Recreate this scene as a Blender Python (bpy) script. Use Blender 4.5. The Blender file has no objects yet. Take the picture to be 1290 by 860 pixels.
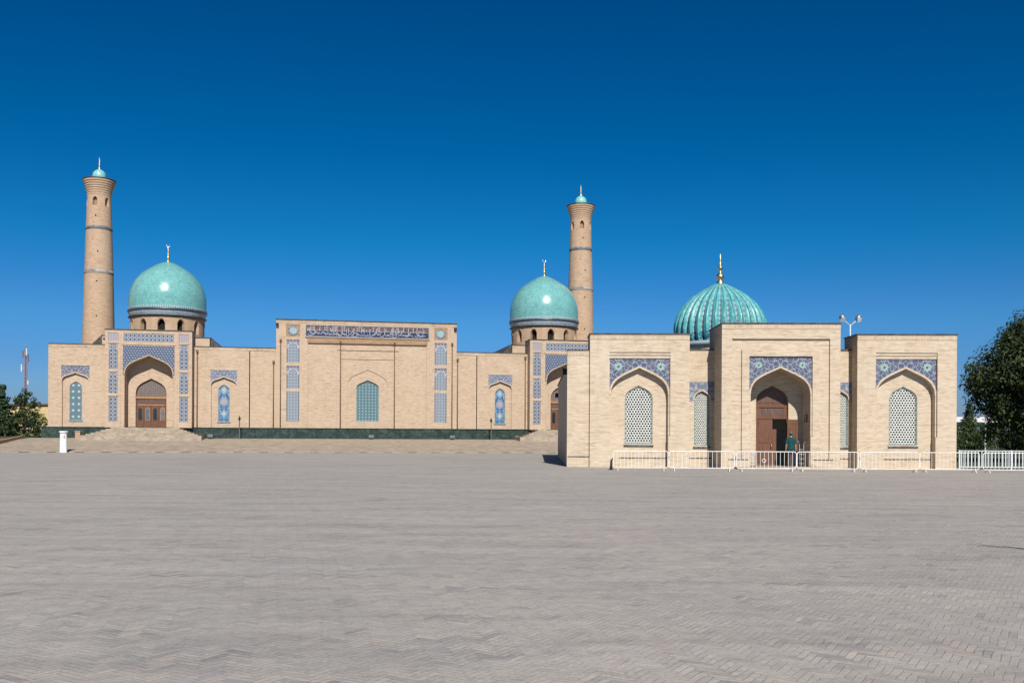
import bpy, bmesh, math, random
from mathutils import Vector, Matrix, Euler
from mathutils.geometry import tessellate_polygon
random.seed(7)
S = bpy.context.scene
COL = S.collection
PI = math.pi
R_ = math.radians

# ------------------------------------------------------------------ materials
class NT:
    """small helper round a node tree"""
    def __init__(s, name):
        s.m = bpy.data.materials.new(name); s.m.use_nodes = True
        s.t = s.m.node_tree; s.t.nodes.clear()
        s.out = s.t.nodes.new('ShaderNodeOutputMaterial')
        s.b = s.t.nodes.new('ShaderNodeBsdfPrincipled')
        s.t.links.new(s.b.outputs[0], s.out.inputs[0])
    def n(s, typ, **kw):
        nd = s.t.nodes.new('ShaderNode' + typ)
        for k, v in kw.items(): setattr(nd, k, v)
        return nd
    def put(s, sock, v):
        if isinstance(v, bpy.types.NodeSocket): s.t.links.new(v, sock)
        elif v is not None:
            if isinstance(v, (tuple, list)) and len(v) == 3 and sock.type == 'RGBA': v = (*v, 1)
            sock.default_value = v
    def math(s, op, a, b=None, c=None, clamp=False):
        nd = s.n('Math', operation=op, use_clamp=clamp)
        s.put(nd.inputs[0], a); s.put(nd.inputs[1], b); s.put(nd.inputs[2], c)
        return nd.outputs[0]
    def obj(s): return s.n('TexCoord').outputs['Object']
    def sep(s, v):
        nd = s.n('SeparateXYZ'); s.put(nd.inputs[0], v); return nd.outputs
    def comb(s, x=0.0, y=0.0, z=0.0):
        nd = s.n('CombineXYZ'); s.put(nd.inputs[0], x); s.put(nd.inputs[1], y); s.put(nd.inputs[2], z); return nd.outputs[0]
    def noise(s, vec, scale, detail=3.0, rough=.55, dist=0.0):
        nd = s.n('TexNoise'); s.put(nd.inputs['Vector'], vec); nd.inputs['Scale'].default_value = scale
        nd.inputs['Detail'].default_value = detail; nd.inputs['Roughness'].default_value = rough; nd.inputs['Distortion'].default_value = dist
        return nd.outputs[0]
    def voro(s, vec, scale, feature='F1', rnd=1.0):
        nd = s.n('TexVoronoi', feature=feature); s.put(nd.inputs['Vector'], vec); nd.inputs['Scale'].default_value = scale
        nd.inputs['Randomness'].default_value = rnd
        return nd
    def ramp(s, fac, stops, interp='LINEAR'):
        nd = s.n('ValToRGB'); s.put(nd.inputs[0], fac); cr = nd.color_ramp; cr.interpolation = interp
        while len(cr.elements) > 1: cr.elements.remove(cr.elements[-1])
        for i, (p, c) in enumerate(stops):
            e = cr.elements[0] if i == 0 else cr.elements.new(p)
            e.position = p; e.color = (*c, 1) if len(c) == 3 else c
        return nd.outputs[0]
    def mix(s, fac, a, b, mode='MIX'):
        nd = s.n('Mix', data_type='RGBA', blend_type=mode)
        s.put(nd.inputs[0], fac); s.put(nd.inputs[6], a); s.put(nd.inputs[7], b)
        return nd.outputs[2]
    def fin(s, color=None, rough=.8, metal=0.0, bump=None, bstr=.3, bdist=.02, spec=.3, coat=0.0):
        s.put(s.b.inputs['Base Color'], color); s.put(s.b.inputs['Roughness'], rough)
        s.b.inputs['Metallic'].default_value = metal
        s.b.inputs['Specular IOR Level'].default_value = spec
        s.b.inputs['Coat Weight'].default_value = coat; s.b.inputs['Coat Roughness'].default_value = .12
        if bump is not None:
            nd = s.n('Bump'); nd.inputs['Strength'].default_value = bstr; nd.inputs['Distance'].default_value = bdist
            s.put(nd.inputs['Height'], bump); s.t.links.new(nd.outputs[0], s.b.inputs['Normal'])
        return s.m

def plain(name, c, rough=.7, metal=0.0, var=.12, scale=6.0, spec=.3, coat=0.0):
    t = NT(name)
    f = t.noise(t.obj(), scale, 4)
    d = tuple(max(0, x * (1 - var * 2)) for x in c); l = tuple(min(1, x * (1 + var * 1.6)) for x in c)
    return t.fin(t.ramp(f, [(.3, d), (.7, l)]), rough, metal, spec=spec, coat=coat)

def brick(name, c_dark, c_mid, c_pale, round_=0.0, mortar=(.40, .35, .28), grime=.35, rowh=.075, roww=.27, pale=(.62, .57, .5), bright=1.0):
    """fair-faced brick; round_ > 0 wraps it round a cylinder of that radius"""
    t = NT(name); o = t.sep(t.obj())
    if round_: u = t.math('MULTIPLY', t.math('ARCTAN2', o[1], o[0]), round_)
    else: u = t.math('ADD', o[0], o[1])
    v = o[2]
    uv = t.comb(u, v)
    bk = t.n('TexBrick'); t.put(bk.inputs['Vector'], uv)
    bk.inputs['Scale'].default_value = 1.0; bk.inputs['Mortar Size'].default_value = .009
    bk.inputs['Brick Width'].default_value = roww; bk.inputs['Row Height'].default_value = rowh
    bk.inputs['Color1'].default_value = (0, 0, 0, 1); bk.inputs['Color2'].default_value = (1, 1, 1, 1); bk.inputs['Mortar'].default_value = (.5, .5, .5, 1)
    per = bk.outputs[0]
    streak = t.noise(t.comb(t.math('MULTIPLY', u, .9), t.math('MULTIPLY', v, 7.5)), 1.0, 4, .65)
    streak2 = t.noise(t.comb(t.math('MULTIPLY', u, 2.6), t.math('MULTIPLY', v, 13)), 1.0, 2, .6)
    f = t.math('ADD', t.math('MULTIPLY', per, .22), t.math('ADD', t.math('MULTIPLY', streak, .74), t.math('MULTIPLY', streak2, .5)))
    base = t.ramp(t.math('MULTIPLY', f, .72), [(.30, c_dark), (.50, c_mid), (.72, c_pale)])  # brick tones from dark to pale, spread by streaky noise
    big = t.noise(t.comb(u, v), .33, 5, .6)
    base = t.mix(t.math('MULTIPLY', t.ramp(big, [(.5, (0, 0, 0)), (.72, (1, 1, 1))]), .45), base, pale)
    g = t.noise(t.comb(t.math('MULTIPLY', u, 1.6), t.math('MULTIPLY', v, .3)), 1.0, 5, .65)
    base = t.mix(t.math('MULTIPLY', t.ramp(g, [(.52, (0, 0, 0)), (.75, (1, 1, 1))]), grime), base, tuple(x * .62 for x in c_mid))
    runs = t.noise(t.comb(t.math('MULTIPLY', u, 2.2), t.math('MULTIPLY', v, .12)), 1.0, 4, .7)
    base = t.mix(t.math('MULTIPLY', t.ramp(runs, [(.56, (0, 0, 0)), (.70, (1, 1, 1))]), .22), base, tuple(x * .7 for x in c_mid))
    salt = t.noise(t.comb(t.math('MULTIPLY', u, .8), t.math('MULTIPLY', v, 1.3)), 1.0, 6, .75)
    base = t.mix(t.math('MULTIPLY', t.ramp(salt, [(.58, (0, 0, 0)), (.72, (1, 1, 1))]), .35), base, tuple(min(.7, x * 1.12 + .03) for x in pale))
    col = t.mix(t.math('MULTIPLY', bk.outputs[1], .75), base, mortar)
    h = t.math('SUBTRACT', t.math('MULTIPLY', streak2, .5), bk.outputs[1])
    return t.fin(col, .88, bump=h, bstr=.35, bdist=.012, spec=.15)

M = {}
M['brick_mosque'] = brick('pinkish brick', (.26, .18, .13), (.435, .325, .235), (.535, .42, .32), mortar=(.42, .32, .22), pale=(.52, .43, .33))
M['brick_library'] = brick('cream brick', (.29, .215, .15), (.49, .392, .29), (.59, .495, .39), mortar=(.46, .39, .29), pale=(.58, .51, .41))
M['brick_brown'] = brick('brown weathered brick', (.19, .11, .065), (.30, .19, .115), (.40, .27, .17), mortar=(.30, .2, .13), pale=(.36, .26, .18))
M['brick_shaft'] = brick('minaret brick', (.24, .15, .095), (.42, .285, .19), (.52, .38, .27), round_=1.4, mortar=(.38, .28, .2), pale=(.48, .38, .29))
M['brick_drum'] = brick('drum brick', (.25, .15, .09), (.42, .28, .18), (.50, .36, .24), round_=3.6, mortar=(.36, .27, .19))
M['soldier_mosque'] = brick('soldier course pinkish', (.25, .17, .115), (.42, .305, .205), (.52, .40, .285), rowh=.27, roww=.075, mortar=(.36, .28, .2), grime=.6)
M['soldier_library'] = brick('soldier course cream', (.27, .2, .135), (.47, .37, .265), (.57, .47, .365), rowh=.27, roww=.075, mortar=(.38, .31, .24), grime=.55)
M['coping'] = plain('dark grey zinc coping', (.06, .055, .05), .5, 0.0, .3, 3)
M['pipe'] = plain('brown painted metal', (.11, .075, .052), .5, .0, .2, 8)
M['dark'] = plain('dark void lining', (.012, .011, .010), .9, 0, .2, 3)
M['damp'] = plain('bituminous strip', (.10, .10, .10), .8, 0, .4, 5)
M['gold'] = plain('gilded metal', (.62, .44, .20), .4, 1.0, .1, 10)
M['silver'] = plain('weathered pale metal', (.66, .62, .56), .3, .9, .1, 10)
M['white'] = plain('white paint', (.72, .71, .69), .45, 0, .06, 9)
M['rack'] = plain('scuffed white metal', (.34, .34, .34), .6, 0, .25, 9)
M['white2'] = plain('cool white paint', (.52, .54, .56), .5, 0, .10, 12)
M['grey'] = plain('grey metal', (.25, .26, .27), .4, .6, .1, 8)
M['black'] = plain('black rubber', (.02, .02, .02), .7, 0, .2, 8)

def marble():
    t = NT('green marble'); o = t.sep(t.obj())
    v = t.comb(t.math('ADD', o[0], o[1]), o[2], 0.0)
    a = t.noise(v, 1.6, 6, .7, 1.2); b = t.noise(v, 7, 3, .6)
    c = t.ramp(t.math('ADD', t.math('MULTIPLY', a, .75), t.math('MULTIPLY', b, .3)), [(.36, (.008, .014, .012)), (.52, (.02, .038, .031)), (.66, (.055, .08, .066)), (.74, (.13, .15, .13))])
    slab = t.math('FRACT', t.math('MULTIPLY', t.math('ADD', o[0], 60.0), 1 / 1.9))
    j = t.math('LESS_THAN', slab, .02)
    return t.fin(t.mix(j, c, (.006, .008, .007)), .35, spec=.4)
M['marble'] = marble()

def floral(name, bg, tones, sc=7.0, line=.6):
    """glazed floral tilework, mirrored about the panel's own centre"""
    t = NT(name); o = t.sep(t.obj())
    x = t.math('ABSOLUTE', o[0]); v = t.comb(x, o[2], 0.0)
    wn = t.n('TexNoise'); t.put(wn.inputs[0], v); wn.inputs['Scale'].default_value = 3.0
    wv = t.n('VectorMath', operation='SCALE'); t.put(wv.inputs[0], wn.outputs[1]); wv.inputs['Scale'].default_value = .16
    ad = t.n('VectorMath', operation='ADD'); t.put(ad.inputs[0], v); t.put(ad.inputs[1], wv.outputs[0])
    vo = t.voro(ad.outputs[0], sc * .55, 'DISTANCE_TO_EDGE')
    vine = t.math('LESS_THAN', vo.outputs[0], .045)
    fl = t.voro(v, sc, 'F1', .9)
    rings = t.math('PINGPONG', t.math('MULTIPLY', fl.outputs[0], 2.4), .5)
    pick = t.n('SeparateColor'); t.put(pick.inputs[0], fl.outputs[1])
    tone = t.ramp(pick.outputs[0], tones, 'CONSTANT')
    c = t.mix(t.math('LESS_THAN', fl.outputs[0], .36), bg, tone)
    c = t.mix(t.math('LESS_THAN', fl.outputs[0], .14), c, (.48, .50, .52))
    c = t.mix(t.math('MULTIPLY', vine, line), c, (.46, .46, .50))
    n = t.noise(v, 25, 2)
    c = t.mix(.25, c, t.ramp(n, [(.3, tuple(b * .6 for b in bg)), (.7, (.34, .36, .42))]))
    return t.fin(c, .3, spec=.4)
M['floral_blue'] = floral('blue floral tilework', (.045, .055, .105), [(0, (.09, .12, .21)), (.3, (.13, .22, .25)), (.5, (.22, .215, .29)), (.7, (.06, .08, .16)), (.88, (.30, .32, .35))], 8.5)
M['floral_pale'] = floral('pale blue floral tilework', (.11, .13, .185), [(0, (.16, .20, .27)), (.35, (.21, .25, .28)), (.6, (.25, .25, .30)), (.85, (.33, .26, .24))], 5.5, .5)
M['floral_violet'] = floral('violet floral tilework', (.085, .085, .125), [(0, (.17, .17, .235)), (.35, (.26, .20, .22)), (.6, (.22, .245, .29)), (.85, (.29, .305, .33))], 6.0, .5)
M['rosette'] = plain('pale turquoise glaze', (.27, .37, .35), .3, 0, .15, 14)
M['rosette_core'] = plain('deep green glaze', (.05, .12, .10), .3, 0, .15, 14)

def starlattice():
    """blue-grey hexagon field with white stars (portal spandrels)"""
    t = NT('star lattice tilework'); o = t.sep(t.obj())
    v = t.comb(t.math('ADD', o[0], t.math('MULTIPLY', o[2], .577)), t.math('MULTIPLY', o[2], 1.155), 0.0)
    vo = t.voro(v, 3.9, 'F1', 0.0); ve = t.voro(v, 3.9, 'DISTANCE_TO_EDGE', 0.0)
    vs = t.voro(v, 11.0, 'F1', .6)
    c = t.mix(t.math('LESS_THAN', vs.outputs[0], .30), (.085, .105, .15), (.185, .215, .26))
    c = t.mix(t.math('LESS_THAN', ve.outputs[0], .06), c, (.05, .07, .16))
    c = t.mix(t.math('LESS_THAN', vo.outputs[0], .24), c, (.30, .315, .34))
    c = t.mix(t.math('LESS_THAN', vo.outputs[0], .09), c, (.12, .155, .22))
    return t.fin(c, .3, spec=.4)
M['starlattice'] = starlattice()

def dots(name, bg, border, dot, px, pz, r, square=True, halo=None, hw=None, hh=None, speck=None):
    """regular grid of dots; panel-local coordinates, optional border of given half sizes"""
    t = NT(name); o = t.sep(t.obj())
    fx = t.math('SUBTRACT', t.math('FRACT', t.math('DIVIDE', t.math('ADD', o[0], 40 * px), px)), .5)
    fz = t.math('SUBTRACT', t.math('FRACT', t.math('DIVIDE', t.math('ADD', o[2], 40 * pz), pz)), .5)
    ax = t.math('ABSOLUTE', t.math('MULTIPLY', fx, px)); az = t.math('ABSOLUTE', t.math('MULTIPLY', fz, pz))
    d = t.math('MAXIMUM', ax, az) if square else t.math('SQRT', t.math('ADD', t.math('MULTIPLY', ax, ax), t.math('MULTIPLY', az, az)))
    v = t.comb(o[0], o[2], 0.0)
    n = t.noise(v, 9, 3, .6)
    c = t.mix(n, tuple(x * .75 for x in bg), tuple(min(1, x * 1.2) for x in bg))
    if speck:
        vv = t.voro(v, 11, 'F1', .8)
        c = t.mix(t.math('LESS_THAN', vv.outputs[0], .33), c, speck)
    if halo: c = t.mix(t.math('LESS_THAN', d, r * 1.7), c, halo)
    c = t.mix(t.math('LESS_THAN', d, r), c, dot)
    if hw:
        b = t.math('MAXIMUM', t.math('GREATER_THAN', t.math('ABSOLUTE', o[0]), hw), t.math('GREATER_THAN', t.math('ABSOLUTE', o[2]), hh) if hh else 0.0)
        c = t.mix(b, c, border)
    return t.fin(c, .32, spec=.4)
M['dot_column'] = dots('lavender tile with navy dots', (.155, .175, .21), (.10, .125, .17), (.03, .04, .085), .36, .36, .082, True, (.29, .305, .33), .31)
M['dot_band'] = dots('pale band with navy dots', (.16, .185, .225), (.2, .24, .36), (.03, .04, .09), .36, .36, .082, True, (.30, .315, .34), None)
M['pale_column'] = dots('pale blue grid tilework', (.19, .22, .255), (.11, .13, .17), (.25, .28, .31), .29, .29, .10, True, (.17, .20, .245), .50, None, (.23, .26, .295))
M['teal_stars'] = dots('teal tile grille with white stars', (.10, .155, .19), (.06, .10, .13), (.40, .45, .46), .50, .58, .085, False, (.15, .235, .26), None, None, (.125, .205, .23))
M['teal_grid'] = dots('teal tile grille', (.085, .15, .175), (.06, .10, .12), (.33, .39, .40), .31, .29, .05, False, (.125, .215, .225), None, None, (.11, .195, .205))
M['grey_square'] = dots('grey lilac tile square', (.26, .23, .25), (.2, .16, .15), (.36, .33, .36), .2, .2, .06, True, None, None, None, (.30, .27, .30))
M['grid_brown'] = dots('brown glazed tympanum', (.17, .13, .11), (.1, .06, .05), (.10, .08, .08), .16, .16, .05, True, None, None, None, (.25, .22, .21))

def medallion():
    """blue niche windows with pale medallions"""
    t = NT('blue medallion glass'); o = t.sep(t.obj())
    x = t.math('ABSOLUTE', o[0]); z = o[2]
    v = t.comb(x, z, 0.0)
    vo = t.voro(v, 5.5, 'F1', .9); pk = t.n('SeparateColor'); t.put(pk.inputs[0], vo.outputs[1])
    c = t.ramp(pk.outputs[0], [(0, (.05, .11, .24)), (.3, (.10, .19, .28)), (.6, (.22, .30, .35)), (.8, (.07, .14, .28))], 'CONSTANT')
    def disc(z0, r, col, cc):
        dz = t.math('SUBTRACT', z, z0)
        d = t.math('SQRT', t.math('ADD', t.math('MULTIPLY', x, x), t.math('MULTIPLY', dz, dz)))
        return t.mix(t.math('LESS_THAN', d, r), cc, col)
    c = disc(.15, .40, (.22, .24, .30), c); c = disc(.15, .24, (.30, .29, .29), c)
    for z0 in (1.25, -1.0):
        dz = t.math('SUBTRACT', z, z0)
        tri = t.math('ADD', t.math('ABSOLUTE', dz), t.math('MULTIPLY', x, 1.3))
        c = t.mix(t.math('LESS_THAN', tri, .42), c, (.22, .30, .345)); c = t.mix(t.math('LESS_THAN', tri, .2), c, (.35, .39, .38))
    e = t.math('GREATER_THAN', x, .46)
    return t.fin(t.mix(e, c, (.06, .11, .20)), .25, spec=.5)
M['medallion'] = medallion()

def turquoise(name, a, b, n, rowh, rough=.3, streaks=True):
    t = NT(name); o = t.sep(t.obj())
    ang = t.math('MULTIPLY', t.math('ARCTAN2', o[1], o[0]), n / (2 * PI))
    v = t.math('DIVIDE', o[2], rowh)
    row = t.math('FLOOR', v); cell = t.math('FLOOR', t.math('ADD', ang, t.math('MULTIPLY', row, .5)))
    wn = t.n('TexWhiteNoise', noise_dimensions='2D'); t.put(wn.inputs[0], t.comb(cell, row))
    ns = t.noise(t.obj(), 1.1, 6, .65); ns2 = t.noise(t.obj(), 5, 3, .6)
    f = t.math('ADD', t.math('MULTIPLY', wn.outputs[0], .35), t.math('ADD', t.math('MULTIPLY', ns, .5), t.math('MULTIPLY', ns2, .3)))
    c = t.ramp(f, [(.28, a), (.78, b)])
    fr = t.math('FRACT', v)
    j = t.math('LESS_THAN', fr, .12)
    run = t.noise(t.comb(t.math('MULTIPLY', ang, 60 / n), t.math('MULTIPLY', o[2], .25)), 1.0, 5, .7)
    c = t.mix(t.math('MULTIPLY', t.ramp(run, [(.5, (0, 0, 0)), (.72, (1, 1, 1))]), .28), c, tuple(.5 * (x + .16) for x in a))
    c = t.mix(t.math('MULTIPLY', j, .4), c, tuple(x * .45 for x in a))
    return t.fin(c, rough, spec=.5, coat=0, bump=wn.outputs[0], bstr=.06, bdist=.01)
M['dome_tile'] = turquoise('turquoise dome tile', (.095, .275, .268), (.185, .42, .41), 150, .11, .23)
M['lantern_tile'] = turquoise('small turquoise dome tile', (.12, .36, .36), (.27, .53, .50), 40, .1, .3)
M['neck_white'] = turquoise('pale blue collar tile', (.17, .22, .26), (.31, .36, .39), 120, .1, .4)
M['neck_navy'] = turquoise('navy collar tile', (.02, .028, .055), (.055, .075, .12), 160, .1, .4)
M['band_tile'] = turquoise('blue minaret band tile', (.04, .06, .085), (.17, .21, .23), 26, .15, .75)
M['band_pale'] = turquoise('pale minaret band tile', (.10, .09, .10), (.42, .37, .33), 18, .2, .75)
M['tooth'] = plain('white glazed tile', (.30, .38, .39), .35, 0, .1, 5)

def ribbed():
    t = NT('ribbed dome tile'); o = t.sep(t.obj())
    ph = t.math('FRACT', t.math('ADD', t.math('MULTIPLY', t.math('ARCTAN2', o[1], o[0]), 32 / (2 * PI)), 16.5))
    z = o[2]
    ns = t.noise(t.obj(), 3.0, 5, .65)
    c = t.ramp(ns, [(.3, (.035, .20, .23)), (.52, (.08, .33, .35)), (.74, (.21, .46, .45))])
    pale = t.math('MULTIPLY', t.math('LESS_THAN', t.math('ABSOLUTE', t.math('SUBTRACT', ph, .5)), .15), .5)
    c = t.mix(pale, c, (.30, .46, .45))
    dz = t.math('ABSOLUTE', t.math('SUBTRACT', t.math('FRACT', t.math('MULTIPLY', z, 2.9)), .5))
    dx = t.math('ABSOLUTE', t.math('SUBTRACT', ph, .5))
    dd = t.math('ADD', t.math('MULTIPLY', dz, .7), dx)
    spot = t.math('MULTIPLY', t.math('LESS_THAN', dd, .20), t.math('LESS_THAN', z, 2.9))
    c = t.mix(t.math('MULTIPLY', spot, .7), c, (.17, .09, .13))
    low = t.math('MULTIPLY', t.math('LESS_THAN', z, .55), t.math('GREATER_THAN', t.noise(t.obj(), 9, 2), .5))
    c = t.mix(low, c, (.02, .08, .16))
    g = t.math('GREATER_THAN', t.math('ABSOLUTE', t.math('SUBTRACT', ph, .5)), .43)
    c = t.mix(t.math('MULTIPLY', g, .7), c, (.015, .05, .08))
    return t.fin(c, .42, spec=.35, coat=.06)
M['ribbed'] = ribbed()

def wood(name, a, b):
    t = NT(name); o = t.sep(t.obj())
    g = t.noise(t.comb(t.math('MULTIPLY', t.math('ADD', o[0], o[1]), 18), t.math('MULTIPLY', o[2], 1.6)), 1.0, 4, .6)
    return t.fin(t.ramp(g, [(.3, a), (.7, b)]), .45, spec=.35)
M['wood'] = wood('red brown varnished wood', (.085, .037, .02), (.175, .08, .045))
M['wood_pale'] = wood('light wood rail', (.24, .12, .055), (.38, .21, .10))  # paler wood for the rails and some leaf panels
M['wood_dark'] = wood('dark carved wood', (.07, .038, .03), (.15, .085, .065))
M['glass'] = plain('dark window glass', (.02, .025, .03), .08, 0, .2, 3, .6)
M['glass_blue'] = plain('bluish window glass', (.10, .13, .16), .1, 0, .2, 3, .6)
M['lattice'] = plain('white plaster lattice', (.50, .51, .48), .7, 0, .1, 9)
M['teal_frame'] = plain('grey green tile border', (.19, .26, .25), .4, 0, .25, 14)
M['navy'] = plain('navy glazed field', (.035, .042, .085), .3, 0, .35, 9)
M['umber'] = plain('umber glazed field', (.13, .085, .085), .35, 0, .4, 7)
M['letter'] = plain('white glazed lettering', (.44, .44, .48), .35, 0, .1, 9)
M['red_brick'] = brick('brick post', (.26, .13, .08), (.38, .22, .14), (.46, .30, .2))

def paving():
    """herringbone brick paving, long side .25 m, laid at 45 degrees"""
    t = NT('herringbone paving'); o = t.sep(t.obj())
    wob = t.noise(t.obj(), .35, 2)
    cr_, sr_ = math.cos(R_(14)), math.sin(R_(14))
    rx = t.math('ADD', t.math('MULTIPLY', o[0], cr_), t.math('MULTIPLY', o[1], sr_)); ry = t.math('SUBTRACT', t.math('MULTIPLY', o[1], cr_), t.math('MULTIPLY', o[0], sr_))
    w2 = t.math('SUBTRACT', t.noise(t.obj(), 2.3, 4, .7), .5); w3 = t.math('SUBTRACT', t.noise(t.obj(), 2.9, 4, .7), .5)
    rx = t.math('ADD', rx, t.math('MULTIPLY', w2, .05)); ry = t.math('ADD', ry, t.math('MULTIPLY', w3, .07))
    X = t.math('ADD', rx, t.math('MULTIPLY', wob, .25)); Y = t.math('ADD', ry, t.math('MULTIPLY', wob, .18))
    k = .7071 / .066; N = 4
    a = t.math('MULTIPLY', t.math('ADD', X, Y), k); b = t.math('MULTIPLY', t.math('SUBTRACT', Y, X), k)
    i = t.math('FLOOR', a); j = t.math('FLOOR', b); fa = t.math('FRACT', a); fb = t.math('FRACT', b)
    q = t.math('FLOOR', t.math('ADD', t.math('FLOORED_MODULO', t.math('SUBTRACT', i, j), 2.0 * N), .5))
    hor = t.math('LESS_THAN', q, N - .5)
    ver = t.math('SUBTRACT', 1.0, hor)
    kh = t.math('MULTIPLY', q, hor); kv = t.math('MULTIPLY', t.math('SUBTRACT', 2.0 * N - 1, q), ver)
    idx = t.math('SUBTRACT', i, kh); idy = t.math('SUBTRACT', j, kv)
    wn = t.n('TexWhiteNoise', noise_dimensions='3D'); t.put(wn.inputs[0], t.comb(t.math('ADD', idx, .5), t.math('ADD', idy, .5), hor))
    rnd = wn.outputs[0]
    # distance to the joint along and across the brick
    la = t.math('ADD', fa, kh); lb = t.math('ADD', fb, kv)
    def edge(p, L): return t.math('MINIMUM', p, t.math('SUBTRACT', L, p))
    eh = t.math('MINIMUM', edge(la, float(N)), edge(fb, 1.0)); ev = t.math('MINIMUM', edge(fa, 1.0), edge(lb, float(N)))
    e = t.math('ADD', t.math('MULTIPLY', eh, hor), t.math('MULTIPLY', ev, ver))
    c = t.ramp(rnd, [(0, (0.165, 0.16, 0.165)), (.10, (0.225, 0.217, 0.215)), (.24, (0.29, 0.272, 0.257)), (.6, (0.335, 0.307, 0.282)), (.86, (0.37, 0.334, 0.304)), (.95, (0.40, 0.345, 0.30)), (1, (0.44, 0.395, 0.35))])
    pk = t.n('SeparateColor'); t.put(pk.inputs[0], wn.outputs[1])
    pink = t.math('MULTIPLY', t.math('GREATER_THAN', pk.outputs[1], .9), .45)
    c = t.mix(pink, c, (0.355, 0.245, 0.216))
    # settled dust: broad patches that soften or reveal the bricks
    d1 = t.noise(t.obj(), 1.1, 7, .68); d2 = t.noise(t.obj(), .09, 4, .6); d3 = t.noise(t.comb(t.math('MULTIPLY', o[0], .5), t.math('MULTIPLY', o[1], 2.2)), 1.0, 5, .65)
    dust = t.ramp(t.math('ADD', t.math('MULTIPLY', d1, .6), t.math('MULTIPLY', d3, .4)), [(.34, (.10, .10, .10)), (.53, (.84, .84, .84))])
    dustc = t.ramp(d2, [(.36, (0.296, 0.284, 0.270)), (.5, (0.326, 0.302, 0.278)), (.64, (0.34, 0.302, 0.282))])
    c = t.mix(dust, c, dustc)
    st = t.noise(t.comb(t.math('MULTIPLY', o[0], .22), t.math('MULTIPLY', o[1], 1.1)), 1.0, 6, .7, .6)
    c = t.mix(.55, c, t.ramp(st, [(.32, (.76, .76, .78)), (.5, (1.07, 1.07, 1.06)), (.66, (1.28, 1.26, 1.22))]), 'MULTIPLY')
    fine = t.noise(t.obj(), 28, 3, .7)
    c = t.mix(.6, c, t.ramp(fine, [(.25, (.66, .66, .66)), (.75, (1.3, 1.3, 1.3))]), 'MULTIPLY')
    med = t.noise(t.comb(t.math('MULTIPLY', X, 3.2), t.math('MULTIPLY', Y, 6.5)), 1.0, 5, .75, .8)
    c = t.mix(.6, c, t.ramp(med, [(.3, (.72, .73, .76)), (.5, (1.02, 1.02, 1.02)), (.7, (1.22, 1.19, 1.14))]), 'MULTIPLY')
    pt = t.noise(t.obj(), 1.4, 5, .7, .4)
    c = t.mix(t.math('MULTIPLY', t.ramp(pt, [(.56, (0, 0, 0)), (.74, (1, 1, 1))]), .5), c, (0.220, 0.197, 0.197))
    jn = t.math('MULTIPLY', t.math('LESS_THAN', e, .09), t.math('SUBTRACT', .75, t.math('MULTIPLY', dust, .72)))
    c = t.mix(jn, c, (0.156, 0.139, 0.128))
    h = t.math('ADD', t.math('MULTIPLY', t.math('MINIMUM', e, .1), 6.0), t.math('ADD', t.math('MULTIPLY', rnd, .5), t.math('MULTIPLY', fine, .35)))
    return t.fin(c, .85, bump=h, bstr=.45, bdist=.012, spec=.2)
M['paving'] = paving()

def terrace_mat():
    t = NT('tan brick terrace'); o = t.sep(t.obj())
    bk = t.n('TexBrick'); t.put(bk.inputs['Vector'], t.comb(o[0], t.math('ADD', o[1], o[2])))
    bk.inputs['Scale'].default_value = 1; bk.inputs['Brick Width'].default_value = .3; bk.inputs['Row Height'].default_value = .16
    bk.inputs['Mortar Size'].default_value = .01; bk.inputs['Color1'].default_value = (.29, .235, .185, 1); bk.inputs['Color2'].default_value = (.38, .32, .255, 1); bk.inputs['Mortar'].default_value = (.30, .25, .2, 1)
    n = t.noise(t.obj(), 1.3, 6, .7); n2 = t.noise(t.comb(t.math('MULTIPLY', o[0], .25), t.math('MULTIPLY', o[1], .8)), 1.0, 5, .6)
    c = t.mix(.6, bk.outputs[0], t.ramp(n, [(.3, (.55, .55, .55)), (.7, (1.35, 1.33, 1.28))]), 'MULTIPLY')
    c = t.mix(t.math('MULTIPLY', t.ramp(n2, [(.55, (0, 0, 0)), (.72, (1, 1, 1))]), .5), c, (.20, .16, .11))
    return t.fin(c, .9, bump=n, bstr=.5, bdist=.03, spec=.15)
M['terrace'] = terrace_mat()
M['soil'] = plain('dry soil and lawn', (.11, .085, .05), .95, 0, .35, 2.5)
M['soil_red'] = plain('red brick paving', (.24, .13, .095), .9, 0, .25, 5)
M['lawn'] = plain('rough grass', (.045, .07, .028), .95, 0, .35, 6)

def leafmat(name, dark, leaf_pale, yellow=None):
    t = NT(name)
    g = t.n('NewGeometry')
    stops = [(0, dark), (.75, leaf_pale)] + ([(1, yellow)] if yellow else [(1, tuple(x * 1.25 for x in leaf_pale))])  # dark to paler leaf tones, picked at random per leaf
    c = t.ramp(g.outputs['Random Per Island'], stops)
    n = t.noise(t.obj(), .8, 3)
    c = t.mix(.55, c, t.ramp(n, [(.3, (.5, .55, .5)), (.7, (1.35, 1.3, 1.1))]), 'MULTIPLY')
    m = t.fin(c, .6, spec=.25)
    return m
M['leaf_dark'] = leafmat('dark broad leaves', (.010, .020, .009), (.042, .062, .020), (.085, .10, .03))
M['leaf_con'] = leafmat('conifer needles', (.012, .028, .016), (.035, .06, .030))
M['leaf_mid'] = leafmat('shrub leaves', (.014, .030, .012), (.04, .068, .022), (.09, .12, .03))
M['leaf_yel'] = leafmat('yellow green leaves', (.05, .08, .015), (.16, .18, .03))
M['bark'] = plain('bark', (.10, .075, .055), .9, 0, .3, 7)
M['yellow_wall'] = plain('ochre rendered wall', (.52, .38, .20), .85, 0, .1, 2)
M['roof_white'] = plain('white roof sheet', (.62, .60, .58), .6, 0, .08, 2)
M['mast_red'] = plain('faded red mast paint', (.22, .10, .09), .6, 0, .2, 2)
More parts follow.
